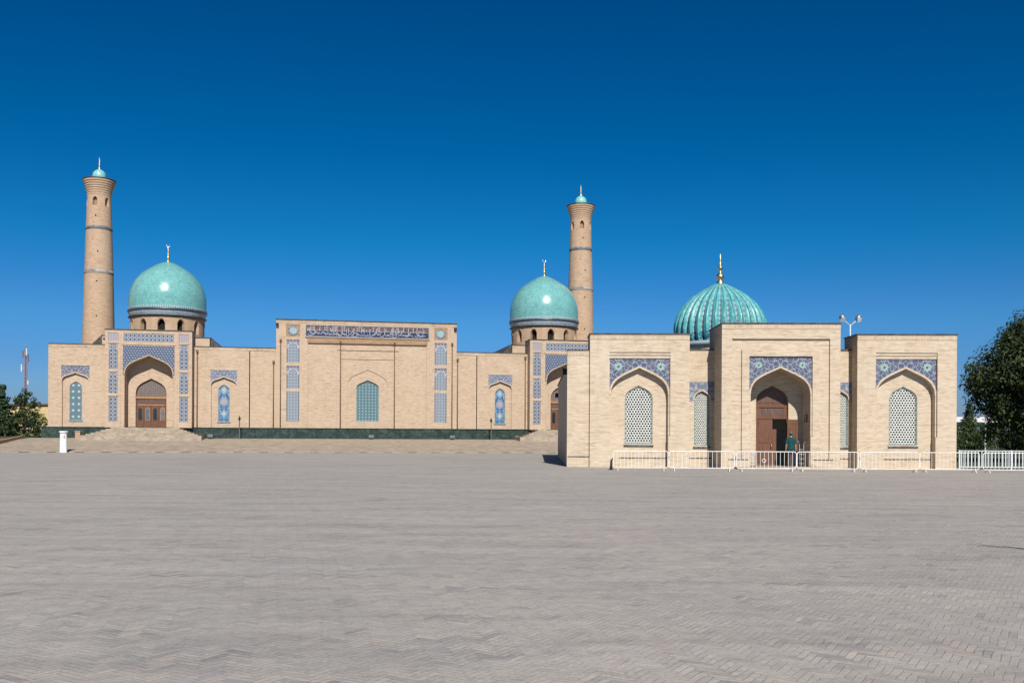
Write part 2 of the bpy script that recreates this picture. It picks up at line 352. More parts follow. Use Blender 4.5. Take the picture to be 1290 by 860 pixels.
M['shirt'] = plain('teal cotton shirt', (.004, .055, .062), .85, 0, .2, 12)
M['jeans'] = plain('dark blue denim', (.018, .04, .075), .85, 0, .3, 14)
M['skin'] = plain('skin', (.36, .20, .13), .55, 0, .06, 12)
M['hair'] = plain('grey cloth cap', (.10, .115, .12), .8, 0, .2, 14)
M['shoe'] = plain('black shoe leather', (.015, .013, .012), .5, 0, .2, 14)

# ------------------------------------------------------------------ mesh helpers
class MB:
    def __init__(s): s.v = []; s.f = []; s.sm = []
    def add(s, vs, fs, smooth=False):
        k = len(s.v); s.v += [tuple(v) for v in vs]
        for f in fs: s.f.append(tuple(i + k for i in f)); s.sm.append(smooth)
        return s
    def box(s, x0, x1, y0, y1, z0, z1):
        return s.add([(x0, y0, z0), (x1, y0, z0), (x1, y1, z0), (x0, y1, z0), (x0, y0, z1), (x1, y0, z1), (x1, y1, z1), (x0, y1, z1)],
                     [(3, 2, 1, 0), (4, 5, 6, 7), (0, 1, 5, 4), (1, 2, 6, 5), (2, 3, 7, 6), (3, 0, 4, 7)])
    def poly(s, out, holes=(), y=0.0):
        """flat face in the XZ plane at y, with holes, facing -y"""
        loops = [out] + list(holes)
        pts = [(p[0], p[1]) for L in loops for p in L]
        tris = tessellate_polygon([[Vector((p[0], p[1], 0)) for p in L] for L in loops])
        fs = []
        for a, b, c in tris:
            A, B, C = pts[a], pts[b], pts[c]
            ar = (B[0] - A[0]) * (C[1] - A[1]) - (C[0] - A[0]) * (B[1] - A[1])
            if abs(ar) < 1e-9: continue
            fs.append((a, b, c) if ar > 0 else (c, b, a))
        return s.add([(p[0], y, p[1]) for p in pts], fs)
    def rim(s, loop, y0, y1, closed=True):
        n = len(loop)
        vs = [(p[0], y0, p[1]) for p in loop] + [(p[0], y1, p[1]) for p in loop]
        fs = [(i, (i + 1) % n, n + (i + 1) % n, n + i) for i in range(n if closed else n - 1)]
        return s.add(vs, fs)
    def prism(s, loop, y0, y1):
        s.poly(loop, (), y0); s.rim(loop, y0, y1)
        return s
    def tube(s, pts, r, n=8, cap=True, smooth=True):
        pts = [Vector(p) for p in pts]; rs = r if isinstance(r, (list, tuple)) else [r] * len(pts)
        vs = []; prev = None
        for i, p in enumerate(pts):
            d = (pts[min(i + 1, len(pts) - 1)] - pts[max(i - 1, 0)]).normalized()
            if prev is None:
                a = Vector((0, 0, 1)) if abs(d.z) < .9 else Vector((1, 0, 0))
                prev = d.cross(a).normalized()
            sx = (prev - d * prev.dot(d)).normalized(); sy = d.cross(sx); prev = sx
            for k in range(n):
                t = 2 * PI * k / n; vs.append(p + (sx * math.cos(t) + sy * math.sin(t)) * rs[i])
        fs = [(i * n + k, i * n + (k + 1) % n, (i + 1) * n + (k + 1) % n, (i + 1) * n + k) for i in range(len(pts) - 1) for k in range(n)]
        s.add(vs, fs, smooth)
        if cap:
            k0 = len(s.v) - len(vs)
            s.f.append(tuple(k0 + k for k in reversed(range(n)))); s.sm.append(False)
            s.f.append(tuple(k0 + (len(pts) - 1) * n + k for k in range(n))); s.sm.append(False)
        return s
    def lathe(s, prof, n=48, c=(0, 0), smooth=True, mod=None):
        vs = []
        for (r, z) in prof:
            for k in range(n):
                t = 2 * PI * k / n; rr = r * (mod(t, z) if mod else 1)
                vs.append((c[0] + rr * math.cos(t), c[1] + rr * math.sin(t), z))
        fs = [(i * n + k, i * n + (k + 1) % n, (i + 1) * n + (k + 1) % n, (i + 1) * n + k) for i in range(len(prof) - 1) for k in range(n)]
        return s.add(vs, fs, smooth)
    def build(s, name, mat, parent=None, loc=(0, 0, 0), rotz=0.0):
        me = bpy.data.meshes.new(name); me.from_pydata(s.v, [], s.f); me.update()
        me.polygons.foreach_set('use_smooth', s.sm)
        me.materials.append(mat)
        o = bpy.data.objects.new(name, me); COL.objects.link(o)
        o.location = loc; o.rotation_euler = (0, 0, rotz)
        if parent: o.parent = parent
        return o

def thing(name, label, cat, loc=(0, 0, 0), rotz=0.0, group=None):
    o = bpy.data.objects.new(name, None); COL.objects.link(o); o.empty_display_size = .3
    o.location = loc; o.rotation_euler = (0, 0, rotz)
    return tag(o, label, cat, group)
def tag(o, label, cat, group=None):
    o['label'] = label; o['category'] = cat
    if group: o['group'] = group
    return o
def struct(o): o['kind'] = 'structure'; return o
def dup(root, loc, rotz=None, label=None):
    c = root.copy(); COL.objects.link(c); c.location = loc
    if rotz is not None: c.rotation_euler = (0, 0, rotz)
    if label: c['label'] = label
    def kids(a, b):
        for ch in a.children:
            d = ch.copy(); COL.objects.link(d); d.parent = b; kids(ch, d)
    src = [ch for ch in root.children]
    for ch in src:
        d = ch.copy(); COL.objects.link(d); d.parent = c; kids(ch, d)
    return c

def rect(x0, x1, z0, z1): return [(x0, z0), (x1, z0), (x1, z1), (x0, z1)]
def arch_curve(cx, h, spring, apex, n=14, slope=.52):
    """right springing -> apex -> left springing of a Persian four-centred arch"""
    H = apex - spring
    P = [(h, spring), (h, spring + .62 * H), (h * .52, apex - h * .52 * slope), (0, apex)]
    half = []
    for i in range(n + 1):
        t = i / n; w = ((1 - t) ** 3, 3 * t * (1 - t) ** 2, 3 * t * t * (1 - t), t ** 3)
        half.append((sum(a * p[0] for a, p in zip(w, P)), sum(a * p[1] for a, p in zip(w, P))))
    return [(cx + x, z) for x, z in half] + [(cx - x, z) for x, z in reversed(half[:-1])]
def arch(cx, h, z0, spring, apex, n=14, slope=.52):
    return [(cx - h, z0), (cx + h, z0)] + arch_curve(cx, h, spring, apex, n, slope)
def spandrel(x0, x1, z0, z1, curve):
    """rectangle above an arch curve (right -> left springing at z0)"""
    return [(x0, z0), (x0, z1), (x1, z1), (x1, z0)][::-1] and [(curve[-1][0], curve[-1][1]), (x0, z0), (x0, z1), (x1, z1), (x1, z0)] + curve[:-1]

def panel(name, mat, parent, loop, y, thick=.01):
    """thin tile panel whose own origin is its centre"""
    xs = [p[0] for p in loop]; zs = [p[1] for p in loop]
    cx, cz = (min(xs) + max(xs)) / 2, (min(zs) + max(zs)) / 2
    m = MB().prism([(p[0] - cx, p[1] - cz) for p in loop], 0, thick)
    return m.build(name, mat, parent, (cx, y - thick, cz))

def strip(curve, w0, w1, y0, y1, m):
    """raised band that follows an arch curve, from offset w0 to w1 outwards"""
    def off(c, w):
        out = []
        for i, p in enumerate(c):
            a = c[max(i - 1, 0)]; b = c[min(i + 1, len(c) - 1)]
            d = Vector((b[0] - a[0], b[1] - a[1])).normalized()
            out.append((p[0] + d.y * w, p[1] - d.x * w))
        return out
    A, B = off(curve, w0), off(curve, w1)
    loop = A + B[::-1]
    n = len(A)
    vs = [(p[0], y0, p[1]) for p in loop] + [(p[0], y1, p[1]) for p in loop]
    N = len(loop)
    fs = [(i, N - 1 - i, N - 2 - i, i + 1) for i in range(n - 1)] + [(i, (i + 1) % N, N + (i + 1) % N, N + i) for i in range(N)]
    m.add(vs, fs)

# ------------------------------------------------------------------ ground
g = MB(); g.add([(-3000, -200, 0), (3000, -200, 0), (3000, 5000, 0), (-3000, 5000, 0)], [(0, 1, 2, 3)])
struct(g.build('ground', M['paving']))

TH = math.atan(.198); TR = -math.atan(.025)
MO = (-14.42 * math.cos(TH), 96 - 14.42 * math.sin(TH))
LO = (13.45 * math.cos(TR), 48 + 13.45 * math.sin(TR))
def mosque_pt(x, y, z=0.0):
    return (MO[0] + x * math.cos(TH) - y * math.sin(TH), MO[1] + x * math.sin(TH) + y * math.cos(TH), z)
def lib_pt(x, y, z=0.0):
    return (LO[0] + x * math.cos(TR) - y * math.sin(TR), LO[1] + x * math.sin(TR) + y * math.cos(TR), z)

t = MB(); t.add([(24, 49.5, .006), (140, 49.5, .006), (140, 150, .006), (24, 150, .006)], [(0, 1, 2, 3)])
struct(t.build('lawn', M['lawn']))
# terrace: broad brick apron that rises from the plaza to the marble plinth
t = MB()
X0, X1 = -30.6, 40
def tz(y): return .06 + (y + 12.2) / 11.6 * 1.14
t.add([(X0 - 1.1, -12.2, 0), (X1, -12.2, 0), (X0 - 1.1, -12.2, .06), (X1, -12.2, .06), (X0, -3.0, tz(-3.0)), (X1, -3.0, tz(-3)), (X0, -.3, tz(-3) + .12), (X1, -.3, tz(-3) + .12), (X0 - 1.1, -12.2, -.2), (X0, -.3, -.2)],
      [(0, 1, 3, 2), (2, 3, 5, 4), (4, 5, 7, 6), (8, 2, 4, 9), (9, 4, 6)])
struct(t.build('terrace', M['terrace'], None, mosque_pt(0, 0), TH))
t = MB(); t.add([(-80, -11.0, .02), (-31.9, -11.0, .02), (-30.7, -.3, 1.14), (-80, -.3, 1.1), (-80, 60, 1.1), (-30.7, 60, 1.1)], [(0, 1, 2, 3), (3, 2, 5, 4)])
struct(t.build('lawn', M['lawn'], None, mosque_pt(0, 0), TH))
t = MB(); t.add([(-34.4, -11.6, .03), (-31.8, -11.6, .03), (-30.75, -2.2, 1.0), (-33.6, -2.2, 1.0)], [(0, 1, 2, 3)])
struct(t.build('path', M['soil_red'], None, mosque_pt(0, 0, .03), TH))
t = MB()
for (xa, ya, za, xb, yb, zb) in ((-31.95, -12.1, 0, -31.5, -8.0, .36), (-31.2, -8.0, .5, -30.7, -2.2, .98), (-34.9, -11.6, .0, -33.9, -2.2, .98)):
    t.add([(xa - .15, ya, za - .1), (xa + .15, ya, za - .1), (xb + .15, yb, zb - .1), (xb - .15, yb, zb - .1), (xa - .15, ya, za + .28), (xa + .15, ya, za + .28), (xb + .15, yb, zb + .28), (xb - .15, yb, zb + .28)],
          [(4, 5, 6, 7), (0, 1, 5, 4), (1, 2, 6, 5), (2, 3, 7, 6), (3, 0, 4, 7)])
struct(t.build('kerb', M['brick_brown'], None, mosque_pt(0, 0), TH))

# ------------------------------------------------------------------ mosque
mq = thing('mosque', 'long pinkish brick mosque with two smooth turquoise domes and tiled portals', 'mosque', mosque_pt(0, 0), TH)
BM = M['brick_mosque']; ZB = 2.06; WT = 9.7
# plinth
m = MB(); m.box(-29.5, 36, -.5, .4, 1.0, ZB)
m.build('plinth', M['marble'], mq)
m = MB(); m.box(-29.56, 36, -.58, .3, ZB, ZB + .045); m.build('plinth_capping', M['marble'], mq)
# body behind the facade
m = MB(); m.box(-29.06, 28.9, .9, 36, 1.0, 9.45); m.build('rear_block', BM, mq)

def window(name, parent, cx, h, z0, spring, apex, y, mat, frame_mat=None, fw=.05):
    """arched infill set in an opening of the same outline"""
    L = arch(cx, h + .02, z0 - .02, spring, apex + .02)
    w = panel(name, mat, parent, L, y)
    if frame_mat:
        fm = MB(); strip([(cx + h, z0)] + arch_curve(cx, h, spring, apex) + [(cx - h, z0)], -fw, .0, y - .045, y - .005, fm)
        fm.box(cx - h, cx + h, y - .05, y - .008, z0, z0 + fw)
        fr = fm.build('frame', frame_mat, parent); fr.parent = w; fr.matrix_parent_inverse = Matrix.Translation(w.location).inverted()
    return w

def tiled_niche(bm, cx, h, z0, spring, apex, top, y, depth, win):
    """holes and surfaces of a shallow niche: spandrel panel over a pointed arch; returns the hole outline"""
    outline = arch(cx, h, z0, spring, apex)
    bm.rim(outline, y, y + depth)
    wl = arch(cx, win['h'], win['z0'], win['s'], win['a'])
    bm.poly(outline, [wl], y + depth)
    bm.rim(wl, y + depth, y + depth + .14)
    return outline

def wing(side):
    b = MB()
    sx = -1 if side < 0 else 1
    # outer wing
    xo0, xo1 = (-29.06, -23.6) if side < 0 else (23.4, 28.9)
    cx = -26.73 if side < 0 else 26.4
    W = dict(h=.54, z0=2.70, s=5.65, a=6.3)
    n1 = tiled_niche(b, cx, 1.14, ZB + .002, 6.38, 7.1, 7.78, 0, .2, W)
    out = rect(xo0, xo1, ZB, WT)
    b.poly(out, [n1], 0)
    b.rim([(xo0, ZB), (xo1, ZB), (xo1, WT), (xo0, WT)][::-1], 0, .95)
    b.build('wing_wall', BM, mq); b = MB()
    # inner wing, split by a groove
    cx2 = -13.54 if side < 0 else 13.2
    e0, e1, gv = (16.3, 8.6, 11.17) if side < 0 else (16.1, 8.6, 10.8)
    W2 = dict(h=.53, z0=2.67, s=5.55, a=6.2)
    n2 = tiled_niche(b, cx2, 1.14, ZB + .002, 6.17, 6.9, 7.56, 0, .2, W2)
    A = sorted((sx * (gv + .045), sx * e0)); B = sorted((sx * (gv - .045), sx * e1))
    b.poly(rect(*A, ZB, WT), [n2], 0); b.rim(rect(*A, ZB, WT)[::-1], 0, .95)
    b.build('wing_wall', BM, mq); b = MB()
    b.poly(rect(*B, ZB, WT), [], .02); b.rim(rect(*B, ZB, WT)[::-1], .02, .95)
    b.build('wing_wall', BM, mq)
    for (c, top, spr, ap, mat) in ((cx, 7.78, 6.38, 7.1, M['floral_violet']), (cx2, 7.56, 6.17, 6.9, M['floral_pale'])):
        cur = arch_curve(c, 1.14, spr, ap)
        sp = spandrel(c - 1.21, c + 1.21, spr - .02, top, [(p[0], p[1]) for p in arch_curve(c, 1.17, spr, ap + .035)])
        panel('spandrel_tile', mat, mq, sp, -.004, .02)
        k = MB(); strip(cur, .0, .085, -.05, .03, k); k.box(c - 1.24, c + 1.24, -.05, .0, top + .001, top + .07)
        k.build('arch_moulding', M['brick_library'], mq)
    window('niche_window', mq, cx, W['h'], W['z0'], W['s'], W['a'], .3, M['teal_stars'], M['teal_frame'])
    window('niche_window', mq, cx2, W2['h'], W2['z0'], W2['s'], W2['a'], .3, M['medallion'], M['teal_frame'])
    for (c, z0) in ((cx, 2.70), (cx2, 2.67)):
        k = MB(); k.box(c - .62, c + .62, .12, .3, z0 - .09, z0 - .004); k.build('window_sill', M['teal_frame'], mq)
    for x0, x1 in ((xo0, xo1), tuple(sorted((sx * e0, sx * e1)))):
        k = MB(); k.box(x0, x1, -.04, .98, WT, WT + .09); k.build('coping', M['coping'], mq)
wing(-1); wing(1)

def soldier(parent, x0, x1, y, top, mat, h=.25):
    k = MB(); k.box(x0, x1, y - .018, y, top - h, top - .002); k.build('soldier_course', M[mat], parent)
for a_, b_ in ((-29.06, -23.95), (-16.25, -8.75), (8.75, 15.95), (23.7, 28.9)): soldier(mq, a_, b_, -.001, WT, 'soldier_mosque')
soldier(mq, -8.72, 8.72, -.401, 12.45, 'soldier_mosque')
def downpipe(x, y, top, bot=ZB):
    k = MB(); k.tube([(x, y - .09, bot + .05), (x, y - .09, top)], .047, 8); k.box(x - .1, x + .1, y - .19, y, top - .02, top + .2)
    k.build('downpipe', M['pipe'], mq)

def portal(cx, sgn):
    y = -1.2; H = 3.82; top = 11.02
    b = MB()
    AR = dict(h=2.1, s=6.95, a=8.72)
    x0, x1 = cx - H, cx + H
    ao = arch(cx, AR['h'], ZB + .002, AR['s'], AR['a'])
    holes = [ao]
    # sunk panels: columns, band and spandrel field
    cols = []
    for s in (-1, 1):
        c = cx + s * 3.1
        cols += [(rect(c - .46, c + .46, 9.97, 10.74), 'grey_square'), (rect(c - .38, c + .38, 7.42, 9.74), 'A'), (rect(c - .38, c + .38, 5.22, 7.14), 'A'), (rect(c - .37, c + .37, 2.58, 4.9), 'R')]
    band = rect(cx - 2.2, cx + 2.2, 9.97, 10.73)
    holes += [c[0] for c in cols] + [band]
    b.poly(rect(x0, x1, ZB, top), holes, y)
    b.rim(rect(x0, x1, ZB, top)[::-1], y, 1.2)
    for h in holes[1:]: b.rim(h, y, y + .05)
    b.rim(ao, y, y + 1.3)
    # back wall of the iwan with the doorway
    do = arch(cx - .0, 1.37, ZB + .002, 5.2, 6.66)
    b.poly(arch(cx, AR['h'] + .02, ZB, AR['s'], AR['a'] + .03), [do], y + 1.3)
    b.rim(do, y + 1.3, y + 1.62)
    b.build('portal', BM, mq)
    k = MB(); k.box(x0 - .04, x1 + .04, y - .05, 1.2, top, top + .09); k.build('coping', M['coping'], mq)
    # tiles
    for L, kind in cols:
        xs = [p[0] for p in L]; zs = [p[1] for p in L]; c = (min(xs) + max(xs)) / 2; hw = (max(xs) - min(xs)) / 2; a, z1 = min(zs), max(zs)
        if kind == 'grey_square': panel('tile_panel', M['grey_square'], mq, L, y + .05)
        elif kind == 'R': panel('tile_panel', M['dot_column'], mq, L, y + .05)
        else:
            pp = panel('tile_panel', M['dot_column'], mq, L, y + .05)
            sp = spandrel(c - hw, c + hw, z1 - .55, z1, arch_curve(c, hw - .05, z1 - .55, z1 - .12, 8))
            q = panel('corner_tile', M['floral_violet'], mq, sp, y + .035, .012); q.parent = pp; q.matrix_parent_inverse = Matrix.Translation(pp.location).inverted()
            k = MB(); strip(arch_curve(c, hw - .06, z1 - .55, z1 - .13, 8), 0, .045, y + .012, y + .04, k)
            q = k.build('arch_moulding', M['letter'], mq); q.parent = pp; q.matrix_parent_inverse = Matrix.Translation(pp.location).inverted()
    panel('tile_band', M['dot_band'], mq, band, y + .05)
    sp = spandrel(cx - 2.26, cx + 2.26, AR['s'] - .05, 9.6, arch_curve(cx, 2.14, AR['s'] - .05, AR['a'] + .05))
    panel('spandrel_tile', M['starlattice'], mq, sp, y - .004, .02)
    k = MB(); strip(arch_curve(cx, AR['h'], AR['s'], AR['a']), 0, .085, y - .06, y + .03, k)
    for s in (-1, 1):
        k.box(cx + s * 2.15 - .045, cx + s * 2.15 + .045, y - .05, y, ZB + .1, AR['s'] - .06)
        k.box(cx + s * 3.1 - .5, cx + s * 3.1 + .5, y - .04, y, 7.2, 7.36); k.box(cx + s * 3.1 - .5, cx + s * 3.1 + .5, y - .04, y, 4.96, 5.12)
        k.box(cx + s * 3.1 - .5, cx + s * 3.1 + .5, y - .05, y, 9.8, 9.9)
        k.box(cx + s * 2.5 - .06, cx + s * 2.5 + .06, y - .035, y, ZB + .1, 10.8)
    k.box(cx - 2.4, cx + 2.4, y - .05, y, 9.68, 9.78)
    k.build('arch_moulding', BM, mq)
    # door set
    yd = y + 1.55
    d = MB(); d.prism(arch(cx, 1.39, ZB, 5.2, 6.68), yd, yd + .04)
    dr = d.build('door', M['wood'], mq)
    def sub(mb, name, mat):
        return mb.build(name, mat, dr)
    k = MB(); k.prism([(p[0], p[1]) for p in arch(cx, 1.27, 5.02, 5.2, 6.52)], yd - .03, yd); sub(k, 'tympanum', M['grid_brown'])
    k = MB(); k.box(cx - 1.37, cx + 1.37, yd - .12, yd, 4.77, 5.0); sub(k, 'rail', M['wood_pale'])
    k = MB(); k.box(cx - 1.2, cx + 1.2, yd - .03, yd, 4.32, 4.7); sub(k, 'carved_panel', M['wood_dark'])
    k = MB(); k.box(cx - 1.2, cx + 1.2, yd - .07, yd, 4.14, 4.26); sub(k, 'rail', M['wood_pale'])
    for i in range(4):
        c = cx - 1.0 + i * .665
        k = MB(); k.box(c - .31, c + .31, yd - .06, yd, ZB + .02, 4.12)
        lf = sub(k, 'leaf', M['wood'])
        k = MB(); k.prism(arch(c, .21, 2.72, 3.7, 4.0), yd - .085, yd - .055); sub(k, 'leaf_panel', M['wood_pale'] if i % 2 else M['wood_dark'])
        k = MB(); k.prism(arch(c, .16, 2.78, 3.62, 3.9), yd - .1, yd - .08); sub(k, 'pane', M['glass'] if i % 2 == 0 else M['glass_blue'])
    # steps: three-sided flight from the terrace
    k = MB()
    for i in range(7):
        z = 2.05 - i * .118; e = i * .36
        k.box(cx - 3.15 - e, cx + 2.85 + e, -1.95 - e * .85, -.4, z - (.2 if i < 6 else .5), z)
    k.build('entrance_steps', M['terrace'], mq)
    # dome group
    yc = 10.0; dx = cx - .06 if sgn < 0 else cx + .2
    k = MB(); k.box(dx - 4.95, dx + 4.95, 3.2, 17, 9.4, 10.85)
    k.build('dome_base', BM, mq)
    k = MB(); k.box(dx - 5.0, dx + 5.0, 3.15, 17.05, 10.85, 10.92); k.build('coping', M['coping'], mq)
    for s in (-1, 1):
        k = MB(); x = dx + s * 5.0
        k.add([(x, 3.4, 9.5), (x + s * 1.5, 3.4, 9.5), (x, 3.4, 11.0), (x, 16, 9.5), (x + s * 1.5, 16, 9.5), (x, 16, 11.0)], [(0, 1, 2), (1, 4, 5, 2), (3, 5, 4)])
        k.build('lean_to_roof', M['coping'], mq)
    dome(mq, dx, yc)

def cyl_windows(mb, r0, z0, r1, z1, nwin, phase, ha, zs, zspr, zap, depth, seg=10):
    """wall of revolution (radius r0 at z0, r1 at z1) pierced by nwin pointed openings"""
    def rad(z): return r0 + (r1 - r0) * (z - z0) / (z1 - z0)
    def P(a, z, ins=0.0): r = rad(z) - ins; return (r * math.cos(a), r * math.sin(a), z)
    for w in range(nwin):
        c = phase + 2 * PI * w / nwin; nx = c + 2 * PI / nwin
        n = 8
        for i in range(n):                       # solid wall between two openings
            a, b = c + ha + (nx - c - 2 * ha) * i / n, c + ha + (nx - c - 2 * ha) * (i + 1) / n
            mb.add([P(a, z0), P(b, z0), P(b, z1), P(a, z1)], [(0, 1, 2, 3)], False)
        def az(u):                                # arch height at u in -1..1
            u = abs(u); return zspr + (zap - zspr) * (1 - u ** 2.0) ** .75
        for i in range(seg):
            u, v = -1 + 2 * i / seg, -1 + 2 * (i + 1) / seg; a, b = c + ha * u, c + ha * v
            mb.add([P(a, z0), P(b, z0), P(b, zs), P(a, zs)], [(0, 1, 2, 3)])
            mb.add([P(a, az(u)), P(b, az(v)), P(b, z1), P(a, z1)], [(0, 1, 2, 3)])
            mb.add([P(a, zs), P(b, zs), P(b, zs, depth), P(a, zs, depth)], [(0, 1, 2, 3)])
            mb.add([P(a, az(u), depth), P(b, az(v), depth), P(b, az(v)), P(a, az(u))], [(0, 1, 2, 3)])
        for s in (-1, 1):
            a = c + s * ha
            mb.add([P(a, zs), P(a, zs, depth), P(a, zspr, depth), P(a, zspr)], [(0, 1, 2, 3)])

def dome(parent, dx, yc):
    k = MB(); cyl_windows(k, 3.63, 10.9, 3.63, 13.35, 12, -PI / 2 - .02, .10, 11.7, 12.55, 13.02, .5)
    dr = k.build('drum', M['brick_drum'], parent, (dx, yc, 0))
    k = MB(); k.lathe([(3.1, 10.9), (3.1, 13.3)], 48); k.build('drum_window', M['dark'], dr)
    for w in range(12):
        c = -PI / 2 - .02 + 2 * PI * w / 12
        k = MB(); cur = []
        for i in range(15):
            u = 1 - 2 * i / 14; cur.append((c + .12 * u, 12.55 + .55 * (1 - u * u) ** .75))
        for i in range(14):
            (a, z), (b, zz) = cur[i], cur[i + 1]
            def Q(A, Z, r): return (r * math.cos(A), r * math.sin(A), Z)
            k.add([Q(a, z, 3.68), Q(b, zz, 3.68), Q(b, zz + .09, 3.68), Q(a, z + .09, 3.68), Q(a, z, 3.62), Q(b, zz, 3.62), Q(a, z + .09, 3.62), Q(b, zz + .09, 3.62)],
                  [(0, 1, 2, 3), (0, 4, 5, 1), (3, 2, 7, 6)])
        k.build('window_arch', M['brick_shaft'], dr)
    k = MB(); k.lathe([(3.6, 13.3), (3.86, 13.36), (3.86, 13.43), (3.7, 13.46)], 64); k.build('drum_cornice', M['coping'], dr)
    k = MB(); k.lathe([(3.7, 13.46), (3.78, 13.62), (3.84, 13.85), (3.84, 13.88)], 64); k.build('collar', M['neck_white'], dr)
    k = MB(); k.lathe([(3.84, 13.88), (3.92, 13.93), (3.92, 14.1), (3.86, 14.16)], 64); k.build('tile_ring', M['neck_navy'], dr)
    k = MB()
    for i in range(110):
        a = 2 * PI * i / 110; w = .018
        def Q(A, Z, r): return (r * math.cos(A), r * math.sin(A), Z)
        k.add([Q(a - w, 14.14, 3.9), Q(a + w, 14.14, 3.9), Q(a + w, 14.34, 3.885), Q(a - w, 14.34, 3.885), Q(a, 14.44, 3.875)], [(0, 1, 2, 3), (3, 2, 4)])
    k.build('tooth_frieze', M['tooth'], dr)
    # smooth pointed shell
    raw = [(180, .012), (190, .10), (205, .235), (230, .395), (260, .56), (300, .725), (350, .858), (400, .937), (450, .985), (500, 1.0), (545, .998), (572, .99)]
    pts = [(r * 3.84, 19.4 - (y - 180) * .01345) for y, r in raw][::-1]
    prof = []
    for i in range(len(pts) - 1):                 # Catmull-Rom
        p0, p1, p2, p3 = pts[max(i - 1, 0)], pts[i], pts[i + 1], pts[min(i + 2, len(pts) - 1)]
        for s in range(6):
            q = s / 6
            prof.append(tuple(.5 * (2 * b + (c - a) * q + (2 * a - 5 * b + 4 * c - d) * q * q + (3 * b - a - 3 * c + d) * q ** 3) for a, b, c, d in zip(p0, p1, p2, p3)))
    prof.append((.01, 19.42))
    k = MB(); k.lathe([(r, z - 14.1) for r, z in prof], 96)
    dm = k.build('dome', M['dome_tile'], parent, (dx, yc, 14.1))
    k = MB(); k.lathe([(.17, 5.2), (.15, 5.32), (.07, 5.4), (.07, 5.5), (.14, 5.6), (.14, 5.68), (.06, 5.78), (.09, 5.92), (.09, 5.98), (.04, 6.08), (.06, 6.2), (.028, 6.3), (.025, 6.75), (.0, 6.78)], 16); k.build('finial', M['gold'], dm)
    k = MB(); pts = [(.16 * math.cos(a), 0, 6.92 + .16 * math.sin(a)) for a in [R_(140 + i * 26) for i in range(11)]]
    k.tube(pts, [.012 + .035 * math.sin(PI * i / 10) for i in range(11)], 6); k.build('crescent', M['silver'], dm)

portal(-20.1, -1); portal(19.8, 1)

